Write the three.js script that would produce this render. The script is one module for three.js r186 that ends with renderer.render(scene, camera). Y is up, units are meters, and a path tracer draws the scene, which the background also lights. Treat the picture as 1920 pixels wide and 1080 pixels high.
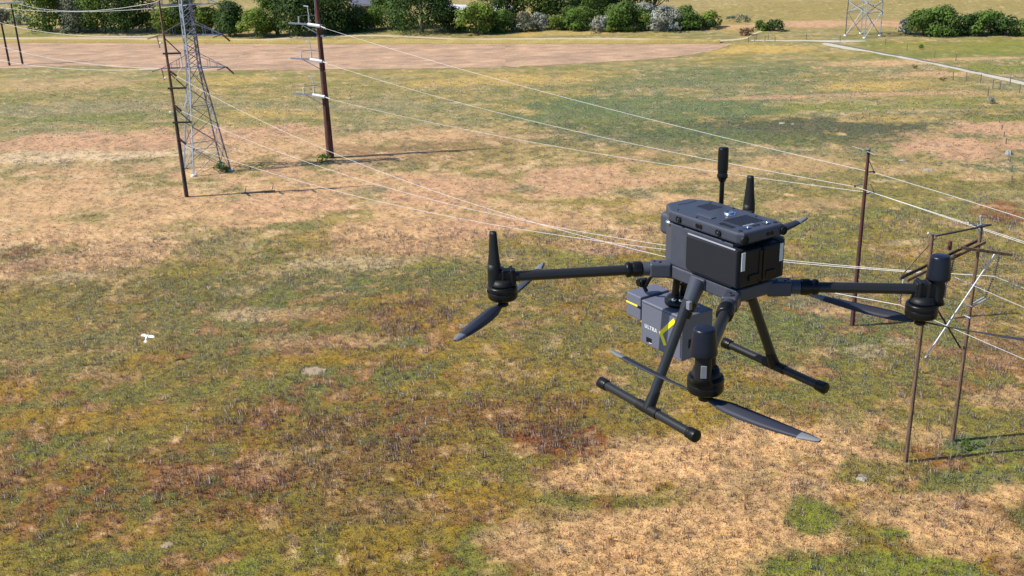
import * as THREE from 'three';
import { Sky } from 'three/addons/objects/Sky.js';
import { RoundedBoxGeometry } from 'three/addons/geometries/RoundedBoxGeometry.js';
import { TextGeometry } from 'three/addons/geometries/TextGeometry.js';
import { FontLoader } from 'three/addons/loaders/FontLoader.js';
import { mergeGeometries } from 'three/addons/utils/BufferGeometryUtils.js';

// ---------------------------------------------------------------- camera, sky, sun, exposure
const V = (x, y, z) => new THREE.Vector3(x, y, z);
const scene = new THREE.Scene();
const CAM_H = 36, FOC = 2000;                                   // metres above the meadow; focal length in pixels of a 1920 x 1080 frame
const camera = new THREE.PerspectiveCamera(2 * Math.atan(540 / FOC) * 180 / Math.PI, 16 / 9, 0.1, 6000);
camera.position.set(0, CAM_H, 0);
{
  const down = V(1110 - 960, -(5740 - 540), -FOC).normalize();  // where plumb lines meet, in camera axes
  const up = down.clone().negate(), fwd = V(0, 0, -1);
  fwd.addScaledVector(up, -fwd.dot(up)).normalize();
  const right = fwd.clone().cross(up);
  const m = new THREE.Matrix4().makeBasis(right, up, fwd.clone().negate()).transpose();
  camera.quaternion.setFromRotationMatrix(m);
}
camera.updateMatrixWorld(true);
const SUN = V(-0.70, 0.72, 0.085).normalize();
const sky = new Sky();
sky.scale.setScalar(5000);
sky.material.uniforms.sunPosition.value.copy(SUN);
sky.material.uniforms.turbidity.value = 3;
sky.material.uniforms.rayleigh.value = 1.2;
sky.material.uniforms.mieCoefficient.value = 0.004;
sky.name = 'sky'; sky.userData.kind = 'structure';
scene.add(sky);
scene.environmentIntensity = 0.13;
const sun = new THREE.DirectionalLight(new THREE.Color(1, 0.94, 0.81), 4.8);
sun.position.copy(SUN).multiplyScalar(400).add(V(0, 0, -120)); sun.target.position.set(0, 0, -120);
sun.castShadow = true; sun.shadow.mapSize.set(4096, 4096);
Object.assign(sun.shadow.camera, { left: -220, right: 220, top: 220, bottom: -220, near: 1, far: 1000 });
scene.add(sun, sun.target);
const renderer = new THREE.WebGLRenderer({ antialias: true });
renderer.toneMapping = THREE.LinearToneMapping;
renderer.toneMappingExposure = 1.55;
renderer.shadowMap.enabled = true;

// ---------------------------------------------------------------- helpers
let seed = 20240;
const rnd = () => { seed = (seed + 0x6D2B79F5) | 0; let t = Math.imul(seed ^ (seed >>> 15), 1 | seed); t = (t + Math.imul(t ^ (t >>> 7), 61 | t)) ^ t; return ((t ^ (t >>> 14)) >>> 0) / 4294967296; };
const rr = (a, b) => a + (b - a) * rnd();
const clamp = (x, a = 0, b = 1) => Math.min(b, Math.max(a, x));
const sstep = (a, b, x) => { const t = clamp((x - a) / (b - a)); return t * t * (3 - 2 * t); };
const hash = (i, j) => { let h = Math.imul(i, 374761393) + Math.imul(j, 668265263) | 0; h = Math.imul(h ^ (h >>> 13), 1274126177); return ((h ^ (h >>> 16)) >>> 0) / 4294967296; };
function vnoise(x, y) { const i = Math.floor(x), j = Math.floor(y); let u = x - i, v = y - j; u = u * u * (3 - 2 * u); v = v * v * (3 - 2 * v); const a = hash(i, j), b = hash(i + 1, j), c = hash(i, j + 1), d = hash(i + 1, j + 1); return a + (b - a) * u + (c - a) * v + (a - b - c + d) * u * v; }
function fbm(x, y, o = 4) { let s = 0, a = 0.5, t = 0; for (let k = 0; k < o; k++) { s += a * vnoise(x, y); t += a; a *= 0.55; const nx = x * 1.62 + y * 1.21 + 17.3; y = y * 1.62 - x * 1.21 + 9.1; x = nx; } return s / t; }
// survey: the point of the place seen at a pixel of the photograph, at a given height or in an upright plane
const rayAt = (px, py) => V(px - 960, 540 - py, -FOC).applyQuaternion(camera.quaternion).normalize();
const G = (px, py, h = 0) => { const r = rayAt(px, py); return r.multiplyScalar((h - CAM_H) / r.y).add(V(0, CAM_H, 0)); };
const inPlane = (px, py, p, n) => { const r = rayAt(px, py), o = V(0, CAM_H, 0); return o.clone().addScaledVector(r, p.clone().sub(o).dot(n) / r.dot(n)); };
const pix = (p) => { const c = p.clone().sub(camera.position).applyQuaternion(camera.quaternion.clone().invert()); return [960 - FOC * c.x / c.z, 540 + FOC * c.y / c.z]; };
function heightAt(base, py) { let lo = 0, hi = 60; for (let k = 0; k < 40; k++) { const m = (lo + hi) / 2; if (pix(V(base.x, base.y + m, base.z))[1] > py) lo = m; else hi = m; } return lo; }
const used = {};
function numbered(n) { const k = used[n] = (used[n] ?? -1) + 1; return k ? `${n}_${String(k).padStart(3, '0')}` : n; }
function tag(o, label, category, group) { o.userData.label = label; o.userData.category = category; if (group) o.userData.group = group; return o; }
function thing(name, label, category, pos, group) { const g = new THREE.Group(); g.name = numbered(name); g.position.copy(pos); scene.add(g); return tag(g, label, category, group); }
function mesh(name, geo, mat, parent = scene, label) { const m = new THREE.Mesh(geo, mat); m.name = parent === scene ? numbered(name) : name; m.castShadow = m.receiveShadow = true; parent.add(m); if (label) m.userData.label = label; return m; }
const mrg = (...g) => { g = g.flat().map((q) => { q = q.index ? q.toNonIndexed() : q; for (const k of Object.keys(q.attributes)) if (!['position', 'normal', 'uv'].includes(k)) q.deleteAttribute(k); return q; }); return g.length > 1 ? mergeGeometries(g) : g[0]; };
function bar(a, b, r0, r1 = r0, seg = 8, open = false) { const d = b.clone().sub(a), L = d.length(); const g = new THREE.CylinderGeometry(r1, r0, L, seg, 1, open); g.applyQuaternion(new THREE.Quaternion().setFromUnitVectors(V(0, 1, 0), d.divideScalar(L))); g.translate((a.x + b.x) / 2, (a.y + b.y) / 2, (a.z + b.z) / 2); return g; }
function beam(a, b, w, h, rad = 0) { const d = b.clone().sub(a), L = d.length(); const g = rad ? new RoundedBoxGeometry(w, h, L, 2, rad) : new THREE.BoxGeometry(w, h, L); const z = d.divideScalar(L), x = V(0, 1, 0).cross(z); if (x.lengthSq() < 1e-6) x.set(1, 0, 0); x.normalize(); g.applyMatrix4(new THREE.Matrix4().makeBasis(x, z.clone().cross(x), z)); g.translate((a.x + b.x) / 2, (a.y + b.y) / 2, (a.z + b.z) / 2); return g; }
const rbox = (w, h, d, x, y, z, r = 0.004) => { const g = new RoundedBoxGeometry(w, h, d, 2, r); g.translate(x, y, z); return g; };
const box = (w, h, d, x, y, z) => { const g = new THREE.BoxGeometry(w, h, d); g.translate(x, y, z); return g; };
const lathe = (pts, x, y, z, seg = 28) => { const g = new THREE.LatheGeometry(pts.map(([r, h]) => new THREE.Vector2(r, h)), seg); g.translate(x, y, z); return g; };
const srgb = (r, g, b, k = 1) => { const f = (c) => Math.pow(c / 255, 2.2) * k; return [f(r), f(g), f(b)]; };
const std = (c, rough, metal = 0, o = {}) => new THREE.MeshStandardMaterial({ color: new THREE.Color().setRGB(...c), roughness: rough, metalness: metal, ...o });
function tex(w, h, fn, repeat, colour = true) {
  const d = new Uint8Array(w * h * 4);
  for (let j = 0; j < h; j++) for (let i = 0; i < w; i++) { const c = fn(i / w, j / h, i, j), k = (j * w + i) * 4; d[k] = clamp(c[0]) * 255; d[k + 1] = clamp(c[1]) * 255; d[k + 2] = clamp(c[2]) * 255; d[k + 3] = 255; }
  const t = new THREE.DataTexture(d, w, h); t.magFilter = THREE.LinearFilter; t.minFilter = THREE.LinearFilter; t.wrapS = t.wrapT = THREE.RepeatWrapping; if (colour) t.colorSpace = THREE.SRGBColorSpace; if (repeat) t.repeat.set(...repeat); t.needsUpdate = true; return t;
}

// ---------------------------------------------------------------- what grows where on the meadow
const K = 0.86;                                                  // from the tone in the photograph to the colour of the matter
const C = {
  straw: srgb(248, 200, 146, K), tan: srgb(228, 184, 138, K), pink: srgb(224, 176, 140, K), pale: srgb(240, 210, 170, K),
  olive: srgb(150, 137, 58, K), olive2: srgb(166, 150, 84, K), green: srgb(128, 134, 60, K), grass: srgb(140, 144, 52, K), grey: srgb(160, 150, 110, K), teal: srgb(108, 124, 74, K),
  ochre: srgb(182, 142, 52, K), yellow: srgb(216, 182, 104, K), rust: srgb(146, 80, 42, K), brown: srgb(150, 116, 76, K), dark: srgb(102, 104, 62, K),
};
// [px, py, half width, half height, what, how much]: measured in the photograph, turned into patches on the ground
const PATCH = [
  // dry ground in the lower right and the green in it
  [1300, 870, 200, 70, 'straw', 1], [1450, 830, 170, 50, 'straw', 0.9], [1160, 905, 130, 45, 'straw', 0.8], [1090, 1000, 170, 60, 'tan', 0.75], [1350, 990, 260, 70, 'straw', 0.85], [1560, 900, 150, 50, 'straw', 0.8],
  [1730, 960, 150, 40, 'tan', 0.8], [1830, 1010, 130, 50, 'straw', 0.8], [1240, 1065, 260, 40, 'straw', 0.75], [1880, 930, 70, 35, 'straw', 0.8], [1400, 930, 230, 60, 'tan', 0.7], [1640, 860, 60, 25, 'tan', 0.8], [1740, 820, 60, 25, 'tan', 0.6], [1590, 790, 60, 25, 'straw', 0.5],
  [1520, 966, 62, 34, 'grass', 1], [1672, 1000, 32, 12, 'grass', 1], [1600, 1064, 170, 32, 'grass', 1], [1760, 1070, 80, 22, 'grass', 1], [1640, 890, 90, 28, 'olive', 0.9], [1790, 905, 90, 22, 'green', 0.8], [1850, 850, 80, 30, 'grass', 0.6], [1810, 830, 40, 14, 'teal', 0.9], [1220, 940, 55, 15, 'olive', 0.8], [1200, 760, 120, 40, 'olive', 0.6],
  [1500, 640, 160, 70, 'green', 0.75], [1650, 740, 130, 60, 'olive', 0.6], [1560, 560, 120, 40, 'grey', 0.7], [1740, 680, 120, 40, 'olive', 0.7], [1880, 660, 60, 30, 'brown', 0.8], [1890, 750, 60, 18, 'tan', 0.7], [1560, 580, 60, 12, 'tan', 0.7], [1620, 660, 40, 12, 'pale', 0.5], [1700, 640, 30, 10, 'pale', 0.5], [1480, 700, 60, 18, 'tan', 0.6], [1540, 660, 40, 12, 'tan', 0.6],
  // rust, ochre and olive in the left and middle foreground
  [620, 790, 260, 55, 'rust', 0.5], [300, 900, 280, 50, 'rust', 0.5], [120, 960, 180, 50, 'rust', 0.45], [560, 930, 260, 60, 'rust', 0.35], [760, 850, 150, 50, 'rust', 0.45], [1060, 825, 110, 32, 'rust', 0.9], [1000, 770, 170, 40, 'rust', 0.45], [770, 585, 100, 32, 'rust', 0.6], [30, 475, 45, 14, 'rust', 0.8], [1885, 400, 60, 24, 'rust', 0.9], [870, 780, 160, 30, 'rust', 0.3], [760, 960, 160, 40, 'brown', 0.5], [620, 860, 200, 50, 'brown', 0.45],
  [180, 785, 170, 25, 'ochre', 0.7], [20, 730, 60, 22, 'ochre', 0.8], [330, 1000, 200, 40, 'ochre', 0.25], [700, 670, 160, 18, 'ochre', 0.65], [840, 590, 120, 32, 'ochre', 0.6], [880, 935, 110, 25, 'ochre', 0.7], [960, 960, 90, 18, 'ochre', 0.4], [470, 690, 120, 20, 'ochre', 0.3], [1000, 700, 120, 25, 'ochre', 0.4], [430, 1065, 60, 22, 'grass', 0.9], [200, 640, 260, 60, 'olive2', 0.5], [300, 720, 200, 40, 'olive', 0.5], [100, 600, 140, 50, 'olive2', 0.5], [620, 800, 60, 60, 'olive', 0.4], [950, 560, 140, 40, 'olive', 0.55], [1060, 640, 120, 40, 'olive', 0.45],
  [540, 640, 60, 14, 'tan', 0.6], [660, 640, 70, 12, 'tan', 0.6], [450, 590, 60, 12, 'pale', 0.5], [560, 590, 60, 12, 'tan', 0.6], [230, 560, 40, 8, 'pink', 0.6], [130, 520, 80, 10, 'pale', 0.6], [450, 545, 40, 10, 'pale', 0.6], [220, 655, 30, 8, 'pink', 0.4],
  [550, 520, 200, 40, 'green', 0.35], [300, 530, 200, 35, 'olive', 0.5], [60, 550, 80, 30, 'olive', 0.6], [1040, 510, 130, 30, 'olive', 0.5],
  // the drier belt under the tower and the poles
  [760, 440, 190, 42, 'tan', 0.95], [900, 415, 130, 30, 'pink', 0.8], [1110, 455, 110, 16, 'tan', 0.7], [660, 495, 120, 14, 'pale', 0.55], [1150, 470, 70, 10, 'pink', 0.8], [60, 380, 190, 60, 'tan', 0.85], [230, 430, 120, 16, 'tan', 0.6], [300, 380, 120, 36, 'tan', 0.8], [480, 400, 150, 28, 'tan', 0.75], [580, 380, 140, 22, 'pink', 0.8], [650, 350, 200, 25, 'tan', 0.7], [860, 355, 220, 25, 'pink', 0.75], [1120, 340, 170, 30, 'pink', 0.75], [1240, 385, 100, 22, 'tan', 0.7], [470, 465, 140, 18, 'green', 0.55], [560, 425, 60, 9, 'green', 0.7], [690, 360, 50, 9, 'grey', 0.7], [980, 355, 40, 10, 'grey', 0.8], [1190, 360, 60, 14, 'grey', 0.7], [420, 440, 120, 12, 'green', 0.5],
  [40, 300, 150, 8, 'pale', 1], [170, 296, 120, 8, 'pale', 1], [290, 288, 90, 8, 'pale', 0.9], [380, 280, 80, 8, 'pale', 0.7],
  [200, 265, 260, 22, 'pink', 0.95], [480, 250, 180, 18, 'pink', 0.9], [560, 270, 120, 20, 'tan', 0.8], [60, 295, 140, 12, 'pale', 0.8], [800, 280, 200, 24, 'brown', 0.55], [760, 255, 140, 14, 'tan', 0.8], [1000, 285, 170, 22, 'olive2', 0.7], [1320, 320, 160, 20, 'tan', 0.65], [1480, 310, 100, 22, 'tan', 0.6], [1540, 385, 80, 20, 'pink', 0.45], [1330, 270, 120, 14, 'grey', 0.6],
  // farther meadow: olive, yellow and a green sweep
  [230, 200, 220, 16, 'grey', 0.6], [160, 222, 160, 10, 'green', 0.75], [100, 160, 140, 14, 'tan', 0.45], [460, 150, 90, 8, 'yellow', 0.6], [520, 215, 120, 12, 'yellow', 0.5], [700, 165, 200, 14, 'olive2', 0.6], [700, 200, 150, 12, 'grey', 0.5], [930, 150, 160, 12, 'yellow', 0.75], [1080, 150, 170, 10, 'yellow', 0.6], [1000, 190, 120, 14, 'green', 0.4], [1180, 195, 190, 18, 'green', 0.75], [1480, 205, 220, 10, 'grass', 0.75], [1760, 192, 120, 9, 'grass', 0.5], [1440, 243, 280, 24, 'dark', 0.95], [1200, 212, 260, 34, 'teal', 0.9], [1330, 150, 260, 20, 'teal', 0.65], [1500, 170, 200, 14, 'teal', 0.4], [1250, 255, 240, 18, 'teal', 0.7], [1420, 262, 200, 12, 'green', 0.6], [1640, 258, 100, 16, 'dark', 0.6], [1160, 235, 160, 16, 'green', 0.6], [1640, 162, 110, 10, 'yellow', 0.9], [1430, 92, 110, 10, 'yellow', 0.95], [1420, 130, 180, 16, 'teal', 0.5], [1550, 145, 90, 8, 'olive2', 0.7], [1660, 118, 130, 6, 'tan', 0.8], [1760, 138, 100, 6, 'tan', 0.8], [1600, 178, 260, 4, 'pink', 0.7], [1330, 165, 130, 10, 'grey', 0.5],
  [1790, 275, 120, 26, 'pink', 0.95], [1870, 238, 70, 16, 'pink', 0.9], [1680, 222, 90, 9, 'yellow', 0.55], [1870, 222, 60, 7, 'grass', 0.8], [1780, 345, 160, 26, 'olive', 0.7], [1700, 320, 80, 12, 'tan', 0.55], [1840, 330, 60, 9, 'tan', 0.7], [1660, 430, 130, 40, 'olive', 0.6], [1650, 400, 90, 16, 'green', 0.6], [1690, 455, 50, 8, 'pale', 0.5],
  // beyond the path and the trees
  [1820, 90, 220, 16, 'grass', 0.85], [1760, 105, 150, 10, 'green', 0.6], [1880, 130, 90, 9, 'grass', 0.9], [1760, 112, 160, 3, 'tan', 0.7], [1700, 92, 100, 6, 'olive2', 0.6], [1500, 45, 160, 6, 'pink', 0.9], [1720, 44, 160, 6, 'pink', 0.85], [1360, 52, 70, 6, 'tan', 0.6], [120, 62, 160, 5, 'green', 0.7], [800, 58, 300, 6, 'green', 0.65], [1150, 58, 230, 6, 'yellow', 0.6],
].map(([px, py, a, b, c, w]) => {
  const p = G(px, py), d = Math.hypot(p.x, p.z, CAM_H), q0 = G(px, py - b), q1 = G(px, py + b);
  return { x: p.x, z: (q0.z + q1.z) / 2, rx: a * d / FOC, rz: Math.abs(q1.z - q0.z) / 2, c: C[c], w, kind: c };
});
const mixc = (o, c, t) => { o[0] += (c[0] - o[0]) * t; o[1] += (c[1] - o[1]) * t; o[2] += (c[2] - o[2]) * t; };
function meadow(x, z, out) {
  const d = Math.hypot(x, z);
  const n1 = fbm(x * 0.09 + 3, z * 0.09, 5), n2 = fbm(x * 0.23 + 40, z * 0.23 + 7, 4), n3 = fbm(x * 0.6 + 11, z * 0.6 + 90, 3), n4 = fbm(x * 1.7, z * 1.7, 2);
  out[0] = C.olive[0]; out[1] = C.olive[1]; out[2] = C.olive[2];
  const far = sstep(105, 150, d), vfar = sstep(190, 260, d), out2 = sstep(262, 290, d);
  const belt = sstep(104, 116, d + (n1 - 0.5) * 34) * (1 - sstep(152, 172, d + (n1 - 0.5) * 30)) * (1 - sstep(8, 30, x + (n2 - 0.5) * 30)), nf = fbm(x * 0.2 + 5, z * 0.5 + 60, 5);
  mixc(out, C.ochre, 0.55 * sstep(0.48, 0.66, n2) * (1 - far));
  mixc(out, C.green, 0.6 * sstep(0.52, 0.62, n1) * (1 - 0.4 * far));
  mixc(out, C.rust, 0.6 * sstep(0.48, 0.64, n3) * (1 - sstep(85, 105, d)) * sstep(0.4, 0.55, n1));
  mixc(out, C.olive2, 0.85 * far); mixc(out, C.grey, 0.7 * far * sstep(0.4, 0.58, n1));
  mixc(out, C.green, 0.65 * far * sstep(0.5, 0.64, nf)); mixc(out, C.yellow, 0.42 * far * sstep(0.48, 0.36, nf)); mixc(out, C.grey, 0.3 * far * vnoise(x * 1.1, z * 1.6));
  mixc(out, [C.tan, C.pink][n3 > 0.42 ? 0 : 1], belt * (0.38 + 0.5 * sstep(0.6, 0.45, n2)));
  mixc(out, C.olive2, belt * 0.6 * sstep(0.54, 0.66, n2)); mixc(out, C.pale, belt * 0.5 * sstep(0.56, 0.68, n3));
  mixc(out, C.yellow, 0.45 * out2); mixc(out, C.grey, 0.35 * out2); mixc(out, C.olive2, 0.7 * out2 * sstep(0.42, 0.6, fbm(x * 0.012, z * 0.03, 3)));
  let rust = 0, veg = 0;
  for (const p of PATCH) {
    const dx = (x - p.x) / p.rx, dz = (z - p.z) / p.rz, r2 = dx * dx + dz * dz;
    if (r2 > 3.2) continue;
    const r = Math.sqrt(r2) + (n2 - 0.5) * 1.3 + (n3 - 0.5) * 0.9, t = p.w * sstep(1.12, 0.62, r);
    if (t <= 0) continue;
    if (p.kind === 'rust') { rust = Math.max(rust, t); mixc(out, p.c, t * 0.95 * sstep(0.36, 0.54, n3 * 0.6 + n4 * 0.4)); } else { mixc(out, p.c, t); if (p.c === C.dark || p.c === C.teal || p.c === C.green || p.c === C.grass) veg = Math.max(veg, t); }
  }
  // small spots of dry grass, of green and of bare soil
  veg = 1 - 0.85 * veg; mixc(out, C.tan, 0.42 * veg * sstep(0.58, 0.74, n3) * (1 - 0.5 * vfar)); mixc(out, C.pale, 0.45 * veg * sstep(0.7, 0.82, n4) * sstep(0.5, 0.6, n3)); mixc(out, C.dark, 0.3 * sstep(0.42, 0.3, n3) * (1 - out2 * 0.6)); mixc(out, C.brown, 0.35 * sstep(0.36, 0.24, n4));
  mixc(out, C.pale, 0.55 * veg * far * sstep(0.86, 0.92, vnoise(x * 0.8 + 31, z * 0.8)) * sstep(0.45, 0.6, n1));
  const k = (0.82 + 0.36 * n4) * (d < 130 ? 0.78 + 0.44 * vnoise(x * 4.5, z * 4.5) : 1); const mu = (out[0] + out[1] + out[2]) / 3, sat = 1.09 - 0.03 * far; for (let c = 0; c < 3; c++) out[c] = Math.max(0.01, (mu + (out[c] - mu) * sat) * k);
  return rust;
}
const bumpH = (x, z) => { const d = Math.hypot(x, z); return (fbm(x * 0.5, z * 0.5, 3) - 0.5) * 0.22 * (1 - sstep(110, 170, d)); };

// ---------------------------------------------------------------- ground: one sheet to the horizon
const grain = tex(1024, 1024, (u, v, i, j) => { const a = hash(i, j), b = vnoise(u * 256, v * 256), e = hash(i >> 1, j >> 2); const g = 0.62 + 0.22 * a + 0.16 * b + 0.1 * (e - 0.5); return [g, g * 0.99, g * 0.96]; });
{
  const zs = [140, 60, 20, -5, -25, -38]; let z = -44;
  while (z > -460) { zs.push(z); z -= Math.max(0.2, 0.0042 * -z); }
  for (const q of [-480, -520, -580, -660, -780, -950, -1200, -1600, -2200, -3200, -4500]) zs.push(q);
  const us = [-60, -12, -4, -2, -1.35]; for (let k = 0; k <= 640; k++) us.push(-1 + k / 320); us.push(1.35, 2, 4, 12, 60);
  const nx = us.length, nz = zs.length, pos = new Float32Array(nx * nz * 3), col = new Float32Array(nx * nz * 3), uv = new Float32Array(nx * nz * 2), idx = [], o = [0, 0, 0];
  for (let j = 0; j < nz; j++) for (let i = 0; i < nx; i++) {
    const hw = Math.max(36, 6 - zs[j] * 0.56), x = us[i] * hw, zz = zs[j], k = j * nx + i;
    pos.set([x, bumpH(x, zz), zz], k * 3); meadow(x, zz, o); col.set(o, k * 3); uv.set([x / 24, zz / 24], k * 2);
    if (i && j) idx.push(k - nx - 1, k - nx, k - 1, k - 1, k - nx, k);
  }
  const g = new THREE.BufferGeometry(); g.setAttribute('position', new THREE.BufferAttribute(pos, 3)); g.setAttribute('color', new THREE.BufferAttribute(col, 3)); g.setAttribute('uv', new THREE.BufferAttribute(uv, 2)); g.setIndex(idx); g.computeVertexNormals();
  if (g.attributes.normal.getY(nx * 50 + 300) < 0) { g.setIndex(idx.reverse()); g.computeVertexNormals(); }
  const m = mesh('ground', g, new THREE.MeshStandardMaterial({ vertexColors: true, map: grain, roughness: 1, bumpMap: grain, bumpScale: 0.02 }));
  m.userData.kind = 'structure';
}
// ---------------------------------------------------------------- field, track and path
function sheet(name, pts, y, mat, step) {                        // a flat piece of ground outlined by points
  const s = new THREE.Shape(pts.map((p) => new THREE.Vector2(p.x, -p.z)));
  const g = new THREE.ShapeGeometry(s); g.rotateX(-Math.PI / 2); g.translate(0, y, 0);
  const p = g.attributes.position, uv = g.attributes.uv; for (let k = 0; k < p.count; k++) uv.setXY(k, p.getX(k) / step, p.getZ(k) / step);
  const m = mesh(name, g, mat); m.userData.kind = 'structure'; return m;
}
function ribbonPts(upper, lower) { return [...upper.map(([x, y]) => G(x, y)), ...lower.slice().reverse().map(([x, y]) => G(x, y))]; }
const curve = (pts, n = 60) => new THREE.SplineCurve(pts.map(([x, y]) => new THREE.Vector2(x, y))).getPoints(n).map((p) => [p.x, p.y]);
const fieldTex = tex(512, 512, (u, v, i, j) => { const a = fbm(u * 14, v * 26, 5), b = hash(i, j), e = fbm(u * 30 + 9, v * 70, 3); const k = 0.82 + 0.3 * (a - 0.5) + 0.2 * (b - 0.5) + 0.2 * (e - 0.5); return [0.8 * k, 0.665 * k, 0.545 * k]; });
{
  const top = curve([[-120, 81], [150, 81], [500, 83], [900, 83], [1150, 83], [1300, 82.5], [1372, 82]]), bot = curve([[-120, 133], [60, 127], [180, 124], [330, 133], [560, 131], [760, 129], [960, 125], [1130, 117], [1250, 108], [1330, 97], [1372, 83]], 150);
  sheet('field', ribbonPts(top, bot.map(([x, y], k) => [x, y + 2.2 * (vnoise(k * 0.9, 4) - 0.5)])), 0.03, new THREE.MeshStandardMaterial({ map: fieldTex, roughness: 1, color: new THREE.Color(0.86, 0.82, 0.78) }), 60);
  const bankT = curve([[-120, 77.2], [300, 77.2], [480, 78.6], [700, 76], [900, 77], [1150, 77.5], [1350, 78.5]]), bankB = curve([[-120, 80.2], [300, 80.2], [480, 81.8], [700, 82], [900, 82], [1150, 82], [1350, 81]]);
  // low bank between the track and the field
  const bt = bankT.map(([x, y]) => G(x, y)), bb = bankB.map(([x, y]) => G(x, y)), P = [], U = [];
  for (let k = 0; k + 1 < bt.length; k++) {
    const q = (i, t, h) => { const p = bt[i].clone().lerp(bb[i], t); p.y = h * (0.7 + 0.6 * hash(i, 3)); return p; };
    const prof = [[0, 0.02], [0.25, 0.5], [0.6, 0.75], [0.85, 0.55], [1, 0.02]];
    for (let s = 0; s < 4; s++) { const a = q(k, ...prof[s]), b = q(k + 1, ...prof[s]), c = q(k, ...prof[s + 1]), d = q(k + 1, ...prof[s + 1]); for (const v of [a, c, b, b, c, d]) { P.push(v.x, v.y, v.z); U.push(v.x / 24, v.z / 24); } }
  }
  const g = new THREE.BufferGeometry(); g.setAttribute('position', new THREE.Float32BufferAttribute(P, 3)); g.setAttribute('uv', new THREE.Float32BufferAttribute(U, 2)); g.computeVertexNormals();
  const bk = mesh('grass_bank', g, std(srgb(196, 172, 104, K), 1, 0, { map: grain, side: THREE.DoubleSide })); bk.userData.kind = 'structure';
  const jag = (a, s, q) => a.map(([x, y], k) => [x, y + s * (vnoise(k * 0.8, q) - 0.5)]), line = curve([[-120, 72.5], [150, 71.5], [300, 73.5], [480, 74.6], [560, 70.5], [680, 66.8], [760, 68.5], [860, 73.4], [960, 73.2], [1130, 72.6], [1280, 75], [1350, 76], [1396, 72], [1412, 64], [1430, 58]], 120);
  const trackMat = std([0.66, 0.52, 0.36], 1, 0, { map: grain });
  sheet('dirt_track', ribbonPts(line.map(([x, y]) => [x, y - 1.3]), line.map(([x, y]) => [x, y + 1.7])), 0.034, trackMat, 20);
  const pu = curve([[1548, 79.5], [1575, 84.5], [1640, 96.5], [1740, 115.2], [1840, 136.2], [1925, 154.5], [2100, 196]]), pl = curve([[1540, 83], [1568, 90], [1640, 100.6], [1740, 119.8], [1840, 142], [1925, 162], [2100, 206]]);
  const pathMat = std([0.5, 0.455, 0.37], 0.95, 0, { map: tex(256, 256, (u, v, i, j) => { const k = 0.86 + 0.1 * hash(i, j) + 0.1 * (vnoise(u * 30, v * 30) - 0.5); return [k, k, k * 0.98]; }) });
  sheet('paved_path', ribbonPts(jag(pu.map(([x, y]) => [x, y + 0.8]), 1.3, 11), jag(pl.map(([x, y]) => [x, y - 0.6]), 1.5, 23)), 0.03, pathMat, 8);
  sheet('paved_path', ribbonPts([[1408, 75.4], [1520, 75.6], [1560, 75.8], [1626, 76.4]], [[1408, 76.9], [1520, 77.8], [1560, 79.8], [1612, 78.4]]), 0.034, pathMat, 8);
  sheet('shoulder', ribbonPts(pu.map(([x, y]) => [x, y - 1.5]), pu.map(([x, y]) => [x, y + 0.9])), 0.016, std([0.17, 0.16, 0.14], 1, 0, { map: grain }), 8);
}

// ---------------------------------------------------------------- grass and weeds, which nobody could count
function bladesGeo(n, spread, h0, h1, w, lean) {
  const P = [], N = [];
  for (let k = 0; k < n; k++) {
    const a = rr(0, 6.283), r = spread * Math.sqrt(rnd()), x = Math.cos(a) * r, z = Math.sin(a) * r, b = rr(0, 6.283), ww = w * rr(0.6, 1.3), h = rr(h0, h1), l = lean * rr(0.3, 1), ld = rr(0, 6.283);
    const dx = Math.cos(b) * ww / 2, dz = Math.sin(b) * ww / 2, tx = x + Math.cos(ld) * l, tz = z + Math.sin(ld) * l;
    P.push(x - dx, -0.03, z - dz, x + dx, -0.03, z + dz, tx, h, tz);
    const nn = V(Math.cos(ld) * 0.4, 1, Math.sin(ld) * 0.4).normalize(); for (let q = 0; q < 3; q++) N.push(nn.x, nn.y, nn.z);
  }
  const g = new THREE.BufferGeometry(); g.setAttribute('position', new THREE.Float32BufferAttribute(P, 3)); g.setAttribute('normal', new THREE.Float32BufferAttribute(N, 3)); return g;
}
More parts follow.
